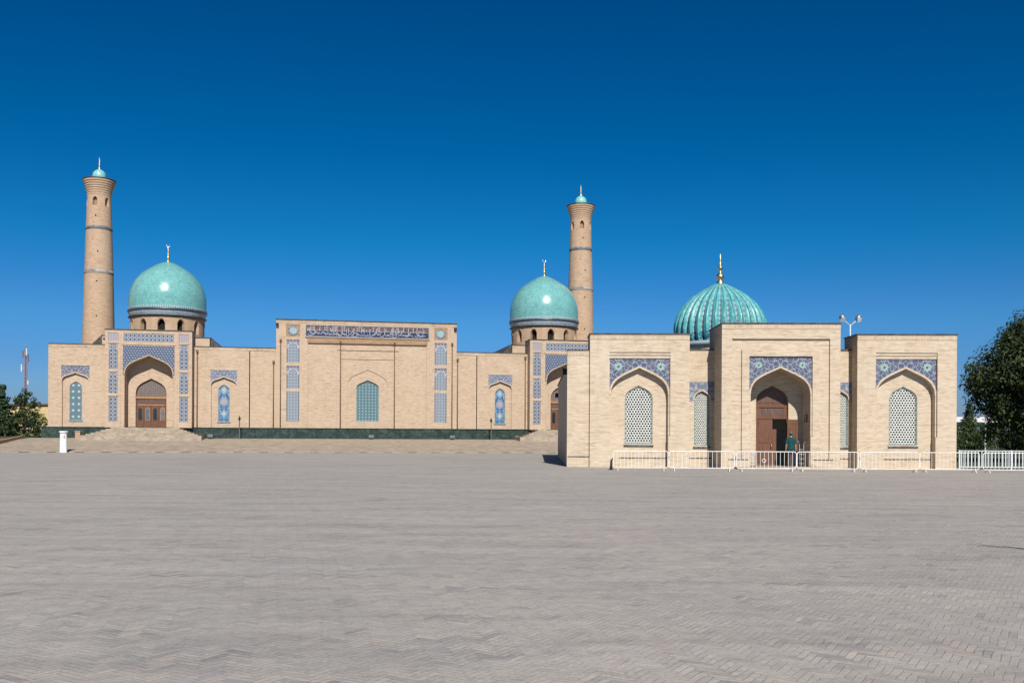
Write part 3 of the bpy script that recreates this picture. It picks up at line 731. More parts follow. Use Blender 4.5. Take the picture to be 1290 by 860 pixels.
# central block
def centre_block():
    y = -.4; top = 12.45
    b = MB()
    F = rect(-8.7, 8.7, ZB, top)
    REC = rect(-5.72, 5.72, ZB + .002, 10.3)
    holes = [REC]
    pan = []
    for s in (-1, 1):
        c = s * 7.12
        for z0, z1, kd in ((10.85, 12.05, 'S'), (8.38, 10.58, 'A'), (5.88, 8.08, 'A'), (2.72, 5.6, 'R')):
            L = rect(c - (.66 if kd == 'S' else .6), c + (.66 if kd == 'S' else .6), z0, z1); pan.append((L, kd, c, z0, z1)); holes.append(L)
    b.poly(F, holes, y); b.rim(F[::-1], y, 1.4)
    for h in holes[1:]: b.rim(h, y, y + .05)
    b.rim(REC, y, y + .16)
    # recessed field with a framed blind arch and the window
    U = [(-2.98, ZB + .003), (-2.98, 9.7), (2.98, 9.7), (2.98, ZB + .003)]
    b.poly(REC, [rect(-2.98, 2.98, ZB + .003, 9.68)], y + .16)
    b.rim(rect(-2.98, 2.98, ZB + .003, 9.68), y + .16, y + .24)
    in2 = rect(-2.55, 2.55, ZB + .004, 8.82)
    b.poly(rect(-2.98, 2.98, ZB + .003, 9.68), [in2], y + .24); b.rim(in2, y + .24, y + .30)
    ba = arch(0, 1.96, ZB + .005, 6.15, 7.83)
    b.poly(in2, [ba], y + .30); b.rim(ba, y + .30, y + .37)
    wo = arch(0, 1.1, 2.76, 5.95, 6.82)
    b.poly(ba, [wo], y + .37); b.rim(wo, y + .37, y + .6)
    b.build('central_block', BM, mq)
    k = MB(); k.box(-8.76, 8.76, y - .07, 1.42, top, top + .1); k.build('coping', M['coping'], mq)
    for L, kd, c, z0, z1 in pan:
        if kd == 'S':
            p = panel('star_panel', M['brick_brown'], mq, L, y + .05)
            k = MB()
            def star(R0, R1, n, yy, mb):
                loop = []
                for i in range(2 * n):
                    a = PI / 2 + PI * i / n; r = R0 if i % 2 == 0 else R1; loop.append((c + r * math.cos(a), (z0 + z1) / 2 + r * math.sin(a)))
                mb.prism(loop, yy, y + .05)
            star(.56, .47, 12, y + .02, k)
            q = k.build('roundel', M['floral_violet'], mq); q.parent = p; q.matrix_parent_inverse = Matrix.Translation(p.location).inverted()
            k = MB(); star(.40, .28, 8, y + .005, k)
            q = k.build('star', M['rosette'], mq); q.parent = p; q.matrix_parent_inverse = Matrix.Translation(p.location).inverted()
        elif kd == 'R': panel('tile_panel', M['pale_column'], mq, L, y + .05)
        else:
            p = panel('tile_panel', M['pale_column'], mq, L, y + .05)
            cur = arch_curve(c, .5, z1 - .85, z1 - .2, 8)
            q = panel('corner_tile', M['floral_violet'], mq, spandrel(c - .6, c + .6, z1 - .85, z1, cur), y + .035, .012)
            q.parent = p; q.matrix_parent_inverse = Matrix.Translation(p.location).inverted()
            k = MB(); strip(cur, -.05, .02, y + .012, y + .04, k)
            q = k.build('arch_moulding', M['letter'], mq); q.parent = p; q.matrix_parent_inverse = Matrix.Translation(p.location).inverted()
    # tall tile window: small grille of teal tiles, plus sill apron
    window('arched_window', mq, 0, 1.1, 2.76, 5.95, 6.82, y + .55, M['teal_grid'], M['teal_frame'], .09)
    k = MB(); k.box(-1.12, 1.12, y + .2, y + .37, ZB + .01, 2.74); k.build('window_apron', BM, mq)
    # brown corbel course under the inscription
    k = MB(); k.box(-5.8, 5.8, y - .03, y, 10.33, 10.84); k.box(-6.0, 6.0, y - .09, y, 10.8, 10.89)
    k.build('corbel_course', M['brick_brown'], mq)
    # inscription band
    z0, z1, zm = 10.9, 12.05, 11.5
    k = MB(); k.box(-5.95, 5.95, y - .05, y, z0, zm); bd = k.build('inscription_band', M['navy'], mq)
    k = MB(); k.box(-5.95, 5.95, y - .05, y, zm + .001, z1); k.build('upper_register', M['umber'], bd)
    k = MB()
    for (a, b_, c, d) in ((-5.97, 5.97, z0, z0 + .06), (-5.97, 5.97, z1 - .05, z1), (-5.97, -5.9, z0 + .06, z1 - .05), (5.9, 5.97, z0 + .06, z1 - .05)): k.box(a, b_, y - .075, y - .045, c, d)
    k.build('border', M['neck_white'], bd)
    # flowing script: tall stems above, bowls, loops and dots below, along one connecting line
    k = MB(); rr = random.Random(4)
    def rib(pts, w):
        for i in range(len(pts) - 1):
            p, q = Vector(pts[i]), Vector(pts[i + 1]); d = (q - p)
            if d.length < 1e-5: continue
            d.normalize(); nx = Vector((-d.y, d.x)) * w; p -= d * w * .4; q += d * w * .4
            k.add([(v.x, y - .062, v.y) for v in (p - nx, q - nx, q + nx, p + nx)], [(0, 1, 2, 3)])
    x = -5.75
    while x < 5.7:
        hgt = rr.choice((.18, .3, .42, .42, .46, .24))
        rib([(x, zm - rr.uniform(.0, .25)), (x + rr.uniform(-.02, .02), zm + hgt)], .021)
        if rr.random() < .3: rib([(x, zm + hgt), (x + .1, zm + hgt - .06)], .018)
        x += rr.choice((.1, .14, .2, .34, .5, .12))
    x = -5.8
    while x < 5.75:
        w = min(rr.uniform(.3, .8), 5.82 - x); rib([(x, zm + .02), (x + w, zm + .02 + rr.uniform(-.015, .015))], .016); x += w + rr.uniform(.02, .1)
    k.build('inscription_stems', M['letter'], bd); k = MB()
    x = -5.7
    while x < 5.6:
        r = rr.uniform(.09, .2); cz = rr.uniform(z0 + .2, zm - .16); kind = rr.random()
        if kind < .45: rib([(x + r + r * math.cos(a), cz + .8 * r * math.sin(a)) for a in [R_(170 + i * 24) for i in range(9)]], .024)
        elif kind < .7: rib([(x + .08 + .07 * math.cos(a), cz + .05 + .06 * math.sin(a)) for a in [R_(i * 45) for i in range(9)]], .02); rib([(x + .15, cz + .03), (x + .42, cz - .08)], .022)
        elif kind < .9: rib([(x, cz - .1), (x + .14, cz - .02), (x + .3, cz + .12), (x + .36, cz + .22)], .024)
        else:
            for j in range(2): rib([(x + j * .07, cz - .14), (x + j * .07 + .035, cz - .11)], .022)
        x += rr.uniform(.13, .3)
    k.build('inscription', M['letter'], bd)
centre_block()
for x, yy, tp in ((-8.28, -.4, 10.4), (8.25, -.4, 10.4), (-2.63, -.24, 10.3), (2.58, -.24, 10.3), (-8.95, .02, 8.33), (8.85, .02, 8.9), (-15.95, 0, 9.2), (15.75, 0, 9.2)):
    downpipe(x, yy, tp)
for x, yy, z in ((-8.6, -.4, 12.0), (8.55, -.4, 12.0), (-24.0, -.6, 10.2)):
    k = MB(); k.box(x - .13, x + .13, yy - .34, yy - .02, z - .1, z + .1); k.tube([(x, yy - .02, z), (x, yy + .1, z)], .04); k.build('wall_lamp', M['black'], mq)

# ------------------------------------------------------------------ minarets
def make_minaret(label, lx, ly, dz):
    mn = thing('minaret', label, 'minaret', mosque_pt(lx, ly), TH, 'minarets of the mosque')
    k = MB(); k.lathe([(1.85, 0), (1.72, 4), (1.585, 10.9), (1.41, 18.2), (1.23, 24.4)], 64); k.build('shaft', M['brick_shaft'], mn)
    k = MB(); cyl_windows(k, 1.23, 24.4, 1.17, 26.2, 6, -PI / 2 - .14, .21, 25.05, 25.6, 25.98, .3)
    bf = k.build('belfry', M['brick_shaft'], mn)
    k = MB(); k.lathe([(.86, 24.4), (.86, 26.3)], 32); k.build('belfry_core', M['brick_brown'], bf)
    k = MB()
    prof = [(1.17, 26.2)]
    r = 1.17; z = 26.2
    for i in range(7):                              # corbelled courses
        r2 = 1.17 + .42 * ((i + 1) / 7) ** 1.5; prof += [(r, z), (r2, z + .04), (r2, z + .225)]; r = r2; z += .23
    k.lathe(prof, 64, smooth=False); k.build('gallery_cornice', M['brick_shaft'], mn)
    k = MB(); k.lathe([(r - .02, z), (r + .07, z + .02), (r + .07, z + .09), (.5, z + .16)], 64, smooth=False); k.build('cornice_cap', M['coping'], mn)
    k = MB(); k.lathe([(1.29, 22.62), (1.325, 22.64), (1.315, 22.94), (1.28, 22.96)], 64); k.build('upper_band', M['band_tile'], mn)
    k = MB(); k.lathe([(1.42, 18.04), (1.45, 18.06), (1.435, 18.42), (1.4, 18.44)], 64); k.build('lower_band', M['band_pale'], mn)
    for a, zz in ((-1.45, 20.3), (-1.62, 24.0), (-1.5, 17.2), (-1.5, 13.6)):
        k = MB(); rr = 1.6 - .0245 * (zz - 10.9); k.tube([(rr * .97 * math.cos(a), rr * .97 * math.sin(a), zz), ((rr + .04) * math.cos(a), (rr + .04) * math.sin(a), zz)], .07, 8); k.build('putlog_hole', M['dark'], mn)
    zc = z + .1
    k = MB(); k.lathe([(.62, 0), (.66, .12), (.69, .3), (.685, .5), (.62, .74), (.48, .93), (.28, 1.06), (.12, 1.15), (.03, 1.25)], 48)
    ln = k.build('lantern_dome', M['lantern_tile'], mn, (0, 0, zc))
    k = MB(); k.lathe([(.1, 1.16), (.09, 1.28), (.05, 1.34), (.1, 1.44), (.05, 1.54), (.09, 1.66), (.04, 1.76), (.06, 1.86), (.03, 1.94), (.022, 2.4), (0, 2.42)], 12); k.build('finial', M['gold'], ln)
    return mn
make_minaret('brick minaret rising behind the far wing and first portal, beside the left dome', -27.35, 12.0, 0)
make_minaret('brick minaret standing just behind the second smooth dome, above the cream library', 24.75, 12.0, 0)

# ------------------------------------------------------------------ library
lb = thing('library', 'cream brick library with ribbed turquoise dome and white lattice windows', 'library', lib_pt(0, 0), TR)
BL = M['brick_library']
def lattice_window(cx, h, z0, spring, apex, y, pitch):
    fm = MB(); cur = [(cx + h, z0)] + arch_curve(cx, h, spring, apex) + [(cx - h, z0)]
    strip(cur, -.055, .012, y - .05, y + .03, fm); fm.box(cx - h, cx + h, y - .06, y + .03, z0 - .05, z0 + .06)
    w = fm.build('lattice_window', M['teal_frame'], lb)
    # pierced screen of hexagonal cells
    poly = arch(cx, h, z0, spring, apex)
    def inside(px, pz):
        c = False; n = len(poly)
        for i in range(n):
            (x1, y1), (x2, y2) = poly[i], poly[(i + 1) % n]
            if (y1 > pz) != (y2 > pz) and px < (x2 - x1) * (pz - y1) / (y2 - y1) + x1: c = not c
        return c
    k = MB(); R = pitch / math.sqrt(3); row = 0; z = z0 - R
    while z < apex + R:
        x = cx - h - pitch + (pitch / 2 if row % 2 else 0)
        while x < cx + h + pitch:
            near = any(inside(x + dx, z + dz) for dx, dz in ((0, 0), (pitch * .55, 0), (-pitch * .55, 0), (0, R), (0, -R)))
            if near:
                o = []; ii = []; ib = []
                for a in range(6):
                    t = R_(30 + 60 * a); o.append((x + R * math.cos(t), y, z + R * math.sin(t)))
                    ii.append((x + R * .64 * math.cos(t), y, z + R * .64 * math.sin(t))); ib.append((x + R * .64 * math.cos(t), y + .07, z + R * .64 * math.sin(t)))
                k.add(o + ii + ib, [(a, (a + 1) % 6, 6 + (a + 1) % 6, 6 + a) for a in range(6)] + [(6 + a, 6 + (a + 1) % 6, 12 + (a + 1) % 6, 12 + a) for a in range(6)])
            x += pitch
        z += R * 1.5; row += 1
    k.build('lattice', M['lattice'], w)
    k = MB(); k.prism(arch(cx, h + .1, z0 - .1, spring, apex + .1), y + .16, y + .2); k.build('pane', M['glass'], w)
    k = MB(); k.box(cx - h - .05, cx + h + .05, y - .16, y + .02, z0 - .13, z0 - .05); k.build('sill', M['damp'], w)

def rosette(parent, x, z, y, r):
    k = MB(); loop = []
    for i in range(48):
        a = 2 * PI * i / 48; q = r * (1 + .16 * math.cos(8 * a)); loop.append((x + q * math.cos(a), z + q * math.sin(a)))
    k.prism(loop, y - .012, y); k.build('rosette', M['rosette'], parent)
    k = MB(); k.prism([(x + r * .32 * math.cos(2 * PI * i / 16), z + r * .32 * math.sin(2 * PI * i / 16)) for i in range(16)], y - .02, y - .012)
    k.build('rosette_core', M['rosette_core'], parent)

def corner_block(cx, x0, x1):
    y = 1.15; top = 6.82
    b = MB()
    A = dict(h=1.47, s=3.72, a=5.12)
    hole = [(cx - A['h'], .002), (cx + A['h'], .002), (cx + A['h'], 1.62), (cx + 1.56, 1.62), (cx + 1.56, 5.92), (cx - 1.56, 5.92), (cx - 1.56, 1.62), (cx - A['h'], 1.62)]
    F = rect(x0, x1, 0, top)
    b.poly(F, [hole], y); b.rim(F[::-1], y, 3.2)
    b.rim(hole, y, y + .05)
    h2 = [(cx - A['h'], .002), (cx + A['h'], .002), (cx + A['h'], 1.62), (cx + 1.555, 1.62), (cx + 1.555, 5.77), (cx - 1.555, 5.77), (cx - 1.555, 1.62), (cx - A['h'], 1.62)]
    b.poly(rect(cx - 1.56, cx + 1.56, 5.77, 5.92), [], y + .05)
    b.rim([(cx - 1.555, 5.77), (cx + 1.555, 5.77)], y + .05, y + .09, False)
    b.poly(rect(cx - 1.56, cx + 1.56, 5.61, 5.77), [], y + .09)
    b.rim([(cx - 1.555, 5.61), (cx + 1.555, 5.61)], y + .09, y + .15, False)
    for s in (-1, 1):                                   # sides of the sunk frame
        q = [(cx + s * 1.56, y + .05, 1.62), (cx + s * 1.56, y + .05, 5.61), (cx + s * 1.56, y + .15, 5.61), (cx + s * 1.56, y + .15, 1.62)]
        b.add(q, [(0, 1, 2, 3)])
    cur = arch_curve(cx, A['h'], A['s'], A['a'])
    fld = [(cx + A['h'], 1.62), (cx + 1.56, 1.62), (cx + 1.56, 5.61), (cx - 1.56, 5.61), (cx - 1.56, 1.62), (cx - A['h'], 1.62)] + cur[::-1]
    b.poly(fld, [], y + .15)
    # shelf where the frame ends and the plain jambs below
    for s in (-1, 1): b.add([(cx + s * 1.47, y + .05, 1.62), (cx + s * 1.56, y + .05, 1.62), (cx + s * 1.56, y + .15, 1.62), (cx + s * 1.47, y + .15, 1.62)], [(0, 1, 2, 3)])
    ao = arch(cx, A['h'], .002, A['s'], A['a'])
    b.rim(ao, y + .15, y + .46); b.rim([(cx + A['h'], .002), (cx + A['h'], 1.62)], y + .05, y + .15, False); b.rim([(cx - A['h'], .002), (cx - A['h'], 1.62)], y + .05, y + .15, False)
    wo = arch(cx - .0, .72, 1.2, 3.5, 4.22)
    b.poly(arch(cx, A['h'] + .01, .0, A['s'], A['a'] + .01), [wo], y + .46); b.rim(wo, y + .46, y + .72)
    b.build('corner_block', BL, lb)
    k = MB(); k.box(x0 - .04, x1 + .04, y - .05, 3.22, top, top + .07); k.build('coping', M['coping'], lb)
    sp = spandrel(cx - 1.53, cx + 1.53, A['s'] - .02, 5.6, arch_curve(cx, 1.5, A['s'] - .02, A['a'] + .1))
    tl = panel('spandrel_tile', M['floral_blue'], lb, sp, y + .148, .012)
    tl_off = tl.location.copy()
    for s in (-1, 1): rosette(tl, s * 1.08, (5.18 - tl_off.z), -.001, .2)
    k = MB(); strip(cur, .002, .10, y + .10, y + .16, k)
    for s in (-1, 1): k.box(cx + s * 1.52 - .04, cx + s * 1.52 + .04, y + .1, y + .16, 1.63, A['s'] - .02)
    k.build('arch_moulding', M['brick_library'], lb)
    lattice_window(cx, .72, 1.2, 3.5, 4.22, y + .56, .145)
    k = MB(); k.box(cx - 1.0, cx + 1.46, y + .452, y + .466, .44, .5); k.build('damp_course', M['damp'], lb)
corner_block(-6.92, -9.48, -4.37); corner_block(6.67, 4.17, 9.2)

# recesses between the blocks and the portal
for s in (-1, 1):
    xa, xb = sorted((s * 2.9, s * 4.45)); cx = -3.58 if s < 0 else 3.6
    y = 2.05; b = MB()
    W = dict(h=.40, z0=1.12, s=3.5, a=3.97)
    wo = arch(cx, W['h'], W['z0'], W['s'], W['a'])
    b.poly(rect(xa, xb, 0, 6.1), [wo], y); b.rim(rect(xa, xb, 0, 6.1)[::-1], y, y + .4); b.rim(wo, y, y + .3)
    b.build('recess_wall', BL, lb)
    k = MB(); k.box(xa, xb, y - .04, y + .42, 6.1, 6.17); k.build('coping', M['coping'], lb)
    lattice_window(cx, W['h'], W['z0'], W['s'], W['a'], y + .1, .105)
    sp = spandrel(cx - .64, cx + .64, 3.45, 4.45, arch_curve(cx, .48, 3.45, 4.06))
    panel('spandrel_tile', M['floral_pale'], lb, sp, y - .004, .02)
    k = MB(); strip(arch_curve(cx, W['h'], W['s'], W['a']), .01, .075, y - .05, y + .02, k); k.build('arch_moulding', BL, lb)
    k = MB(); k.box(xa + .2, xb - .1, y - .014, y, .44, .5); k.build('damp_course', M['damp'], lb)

# end pier and the long body behind
k = MB(); k.box(-10.64, -9.485, 1.35, 1.9, 0, 6.0); k.build('pier', BL, lb)
k = MB(); k.box(-10.67, -9.45, 1.31, 1.93, 6.0, 6.06); k.build('coping', M['coping'], lb)
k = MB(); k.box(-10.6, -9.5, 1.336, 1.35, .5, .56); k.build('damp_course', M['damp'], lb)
k = MB(); k.box(-10.62, 9.15, 3.0, 22.4, 0, 5.2); k.box(-10.62, -9.5, 1.9, 3.0, 0, 5.2); k.build('rear_block', BL, lb)
k = MB(); k.box(-10.68, 9.2, 3.2, 22.45, 5.2, 5.27); k.build('roof', M['coping'], lb)
for yy, z in ((2.6, 5.0), (21.9, 4.5)):
    k = MB(); k.box(-10.85, -10.62, yy - .12, yy + .12, z - .16, z + .16); k.tube([(-10.62, yy, z), (-10.6, yy, z)], .05); k.build('wall_lamp', M['black'], lb)

# portal
def library_portal():
    b = MB(); top = 7.24; Z0 = .12
    F = rect(-2.95, 2.95, 0, top)
    U = [(-2.43, .44), (-2.43, 6.51), (2.43, 6.51), (2.43, .44), (1.94, .44), (1.94, 5.97), (-1.94, 5.97), (-1.94, .44)]
    A = dict(h=1.48, s=3.72, a=5.06)
    H = [(-A['h'], .002), (A['h'], .002), (A['h'], 1.62), (1.57, 1.62), (1.57, 5.64), (-1.57, 5.64), (-1.57, 1.62), (-A['h'], 1.62)]
    b.poly(F, [U, H], 0); b.rim(F[::-1], 0, 3.4)
    b.rim(U, 0, .11); b.poly(U, [], .11)
    b.rim(H, 0, .12)
    cur = arch_curve(0, A['h'], A['s'], A['a'])
    b.poly([(A['h'], 1.62), (1.57, 1.62), (1.57, 5.64), (-1.57, 5.64), (-1.57, 1.62), (-A['h'], 1.62)] + cur[::-1], [], .12)
    ao = arch(0, A['h'], .002, A['s'], A['a'])
    b.rim(ao, .12, 1.5)
    do = arch(-.06, .83, Z0, 3.4, 4.24)
    b.poly(arch(0, A['h'] + .01, 0, A['s'], A['a'] + .01), [do], 1.5); b.rim(do, 1.5, 1.85)
    b.build('portal', BL, lb)
    k = MB(); k.box(-2.99, 2.99, -.05, 3.42, top, top + .07); k.build('coping', M['coping'], lb)
    k = MB(); k.box(-1.46, 1.46, -.02, 1.49, 0, Z0); k.box(-2.3, 2.3, -.75, -.02, 0, .1); k.build('threshold', M['terrace'], lb)
    sp = spandrel(-1.54, 1.54, A['s'] - .02, 5.61, arch_curve(0, 1.51, A['s'] - .02, A['a'] + .1))
    tl = panel('spandrel_tile', M['floral_blue'], lb, sp, .118, .012)
    for s in (-1, 1): rosette(tl, s * 1.09, 5.2 - tl.location.z, -.001, .16)
    k = MB(); strip(cur, .002, .085, .06, .13, k)
    for s in (-1, 1): k.box(s * 1.525 - .036, s * 1.525 + .036, .06, .13, 1.63, A['s'] - .02)
    k.build('arch_moulding', BL, lb)
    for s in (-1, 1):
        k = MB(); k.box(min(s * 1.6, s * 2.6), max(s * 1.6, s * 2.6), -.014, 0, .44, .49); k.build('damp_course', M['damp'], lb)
    # dark hall behind the door
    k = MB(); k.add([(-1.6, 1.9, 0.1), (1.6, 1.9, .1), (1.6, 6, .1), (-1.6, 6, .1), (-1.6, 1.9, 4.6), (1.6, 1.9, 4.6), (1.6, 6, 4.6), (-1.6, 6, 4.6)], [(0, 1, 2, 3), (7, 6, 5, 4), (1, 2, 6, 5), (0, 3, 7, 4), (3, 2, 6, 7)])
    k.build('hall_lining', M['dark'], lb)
    yd = 1.72; c0 = -.06
    d = MB(); d.prism(arch(c0, .85, 3.24, 3.4, 4.26), yd, yd + .06); d.box(c0 - .85, c0 - .78, yd - .05, yd + .06, Z0, 3.24); d.box(c0 + .78, c0 + .85, yd - .05, yd + .06, Z0, 3.24)
    d.box(c0 - .78, c0 + .78, yd - .05, yd + .06, 3.12, 3.24); d.box(c0 - .78, c0 + .78, yd - .05, yd + .06, 2.53, 2.66); d.box(c0 - .78, c0 - .62, yd - .03, yd + .06, 2.66, 3.12); d.box(c0 + .62, c0 + .78, yd - .03, yd + .06, 2.66, 3.12)
    fr = d.build('door', M['wood'], lb)
    k = MB(); k.box(c0 - .62, c0 + .62, yd, yd + .05, 2.66, 3.12); k.build('carved_panel', M['wood_dark'], fr)
    k = MB(); k.prism(arch(c0, .66, 3.36, 3.45, 4.08), yd - .02, yd); k.build('tympanum', M['wood_dark'], fr)
    k = MB(); k.box(c0 - .78, .0, yd - .02, yd + .04, Z0, 2.53)
    for a, e in ((.3, 1.15), (1.3, 2.4)): k.box(c0 - .66, -.12, yd - .045, yd - .02, a, e)
    k.build('leaf', M['wood'], fr)
    k = MB(); k.tube([(-.06, yd - .03, 1.02), (-.06, yd - .1, 1.02), (-.06, yd - .1, 1.22)], .022, 8); k.build('handle', M['gold'], fr)
    k = MB(); k.box(.02, .24, yd + .1, yd + .14, Z0, 2.0); k.build('inner_leaf', M['wood'], fr)
    k = MB(); k.box(.70, 1.24, 1.425, 1.475, Z0 + .01, 2.5)
    for a, e in ((.3, 1.1), (1.25, 2.35)):
        k.box(.78, .84, 1.405, 1.425, a, e); k.box(1.1, 1.16, 1.405, 1.425, a, e); k.box(.84, 1.1, 1.405, 1.425, a, a + .06); k.box(.84, 1.1, 1.405, 1.425, e - .06, e)
    k.build('open_leaf', M['wood'], fr)
    k = MB(); k.box(1.40, 1.478, .55, .95, 2.35, 2.75); k.build('meter_box', M['wood_dark'], lb)
library_portal()

# ribbed dome on its drum
k = MB(); k.lathe([(2.75, 5.2), (2.75, 7.45)], 64); dr = k.build('drum', BL, lb, (0, 15.9, 0))
k = MB(); k.lathe([(2.7, 7.36), (3.0, 7.5), (3.0, 7.62), (2.9, 7.75)], 64); k.build('drum_cornice', M['neck_white'], dr)
raw = [(0, .93), (.35, .975), (.7, .995), (1.0, 1.0), (1.4, .985), (1.8, .945), (2.2, .88), (2.6, .785), (2.95, .67), (3.3, .52), (3.6, .36), (3.82, .22), (3.98, .1), (4.06, .03)]
prof = []
for i in range(len(raw) - 1):
    p0, p1, p2, p3 = raw[max(i - 1, 0)], raw[i], raw[i + 1], raw[min(i + 2, len(raw) - 1)]
    for s in range(4):
        q = s / 4; zz, rr = (.5 * (2 * b + (c - a) * q + (2 * a - 5 * b + 4 * c - d) * q * q + (3 * b - a - 3 * c + d) * q ** 3) for a, b, c, d in zip(p0, p1, p2, p3))
        prof.append((rr * 3.06, zz))
prof.append((.02, 4.1))
def rib_mod(t, z):
    u = abs(math.sin(16 * t)) ** .62
    d = .12 * (1 - max(0, (z - 2.4) / 1.75)) if z > 2.4 else .12
    return 1 - d * (1 - u)
k = MB(); k.lathe(prof, 32 * 12, mod=rib_mod)
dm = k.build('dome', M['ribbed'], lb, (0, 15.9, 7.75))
k = MB(); k.lathe([(.24, 3.98), (.24, 4.12), (.12, 4.2), (.12, 4.26), (.25, 4.38), (.27, 4.5), (.22, 4.62), (.1, 4.7), (.09, 4.95), (.18, 5.02), (.18, 5.1), (.07, 5.18), (.05, 5.5), (.04, 5.95), (.0, 6.0)], 20); k.build('finial', M['gold'], dm)

for a_, b_, y_, t_ in ((-9.48, -4.37, 1.149, 6.82), (4.17, 9.2, 1.149, 6.82), (-2.95, 2.95, -.001, 7.24), (-10.64, -9.485, 1.349, 6.0)): soldier(lb, a_, b_, y_, t_, 'soldier_library')
# floodlight mast on the roof
fl = thing('floodlight_mast', 'pole with two white floodlights on the library roof beside the end block', 'floodlight', lib_pt(4.52, 3.35, 6.0), TR)
k = MB(); k.tube([(0, 0, -.75), (0, 0, 1.6)], .035, 8); k.build('pole', M['white2'], fl)
k = MB(); k.tube([(-.34, 0, 1.85), (-.2, 0, 1.72), (0, 0, 1.55), (.2, 0, 1.72), (.34, 0, 1.85)], .025, 6); k.build('arm', M['white2'], fl)
k = MB(); k.box(-.1, .1, -.1, .1, .9, 1.0); k.build('junction_box', M['grey'], fl)
for s in (-1, 1):
    k = MB(); pts = [(s * .28, -.05, 1.86), (s * .36, -.03, 1.93), (s * .5, 0, 2.05), (s * .56, 0, 2.1)]
    k.tube(pts, [.05, .13, .15, .04], 12); hd = k.build('lamp_head', M['grey'], fl)
    k = MB(); k.tube([(s * .42, -.12, 1.86), (s * .44, -.16, 1.83)], [.13, .14], 14); k.build('reflector', M['white'], hd)

# ------------------------------------------------------------------ crowd barriers
def make_barrier(label, w=2.76, h=.92):
    bt = thing('crowd_barrier', label, 'barrier', (0, 0, 0), 0, 'white crowd barriers in front of the library')
    k = MB(); r = .12; zb = .14
    loop = []
    for cx, cz, a0 in ((w / 2 - r, h - r, 0), (-w / 2 + r, h - r, 90), (-w / 2 + r, zb + r, 180), (w / 2 - r, zb + r, 270)):
        for i in range(5): a = R_(a0 + i * 22.5); loop.append((cx + r * math.cos(a), 0, cz + r * math.sin(a)))
    loop.append(loop[0]); k.tube(loop, .019, 8, False); k.build('frame', M['white'], bt)
    k = MB(); n = 15
    for i in range(1, n): x = -w / 2 + w * i / n; k.tube([(x, 0, zb), (x, 0, h)], .010, 6, False)
    k.build('bars', M['white'], bt)
    for s in (-1, 1):
        k = MB(); x = s * (w / 2 - .22)
        k.tube([(x, 0, zb + .02), (x, -.1, .1), (x - .03, -.33, .012)], .018, 6); k.tube([(x, 0, zb + .02), (x, .1, .1), (x + .03, .33, .012)], .018, 6)
        k.tube([(x, -.12, .09), (x, .12, .09)], .014, 6)
        k.build('foot', M['white'], bt)
    k = MB(); k.tube([(w / 2, 0, h * .75), (w / 2 + .06, 0, h * .75), (w / 2 + .06, 0, h * .6)], .012, 6); k.build('hook', M['grey'], bt)
    return bt
bxs = [4.71, 7.33, 10.44, 13.29, 16.18, 18.98, 21.75, 24.6, 27.4]
blab = ['white barrier before the first lattice window, at the end of the row', 'white barrier across the recess window beside the doorway', 'white barrier with a ring, across the wooden library door',
        'white barrier directly right of the man in teal, beside the doorway', 'white barrier between the portal and the right corner block', 'white barrier below the lattice window of the right corner block',
        'white barrier reaching past the library corner, in front of the slatted fence', 'white barrier in front of the slatted fence under the big tree']
proto = None
for i in range(8):
    xa, xb = bxs[i], bxs[i + 1]; yj = 44.4 + (0, .1, -.05, .06, -.04, .03, -.2, .05)[i]
    yj -= .018 * (xa - 13)
    a = (.02, -.015, .01, -.02, -.012, -.03, .02, 0)[i] - .02
    L = ((xa + xb) / 2, yj, 0)
    if proto is None:
        proto = make_barrier(blab[0]); b = proto; b.location = L; b.rotation_euler = (0, 0, a)
    else: b = dup(proto, L, a, blab[i])
    b.scale = ((xb - xa - .07) / 2.76, 1, 1)
    if i == 2:
        k = MB(); k.tube([(-.12 + .085 * math.cos(R_(q * 30)), -.03, .5 + .085 * math.sin(R_(q * 30))) for q in range(13)], .014, 6, False)
        k.build('ring', M['white'], b)

# slatted fence behind the barriers at the right
fn = thing('slatted_fence', 'white metal fence of close flat slats running on from the library corner', 'fence', (lib_pt(9.25, 1.0)[0], lib_pt(9.25, 1.0)[1], 0), TR)
k = MB()
for i in range(110): x = .12 + i * .17; k.box(x, x + .045, -.012, .012, .1, .93)
k.build('slats', M['white2'], fn)
k = MB(); k.box(0, 19, -.025, .025, .925, .965); k.box(0, 19, -.03, .03, .1, .15); k.build('rail', M['white2'], fn)
for i in range(8):
    k = MB(); x = i * 2.6; k.box(x, x + .07, -.035, .035, 0, .98); k.build('post', M['white2'], fn)

# ------------------------------------------------------------------ small things
t_ = thing('pedestal', 'white round pedestal with a wider cap at the foot of the terrace', 'pedestal', (-35.78, 76.0, 0))
k = MB(); k.lathe([(.29, 0), (.275, .04), (.265, 1.5), (.265, 1.55)], 32); k.build('column', M['white'], t_)
k = MB(); k.lathe([(.265, 1.55), (.33, 1.58), (.34, 1.68), (.33, 1.7), (0, 1.71)], 32); k.build('cap', M['white'], t_)
k = MB(); k.box(.02, .2, -.29, -.24, 1.2, 1.42); k.build('plate', M['white2'], t_)

def lamp_post(label, x):
    p = thing('garden_light', label, 'light', mosque_pt(x, -1.6, 1.1), TH, 'short dark lights before the mosque')
    k = MB(); k.lathe([(.09, 0), (.09, .1), (.045, .14), (.045, 1.7)], 10); k.build('pole', M['pipe'], p)
    k = MB(); k.lathe([(.05, 1.7), (.11, 1.74), (.11, 1.92), (.04, 2.0), (.03, 2.12), (0, 2.13)], 10); k.build('lamp', M['black'], p)
lamp_post('slim dark garden light under the blue niche window nearer the first portal', -11.95)
lamp_post('slim dark garden light under the blue niche window nearer the second portal', 12.0)

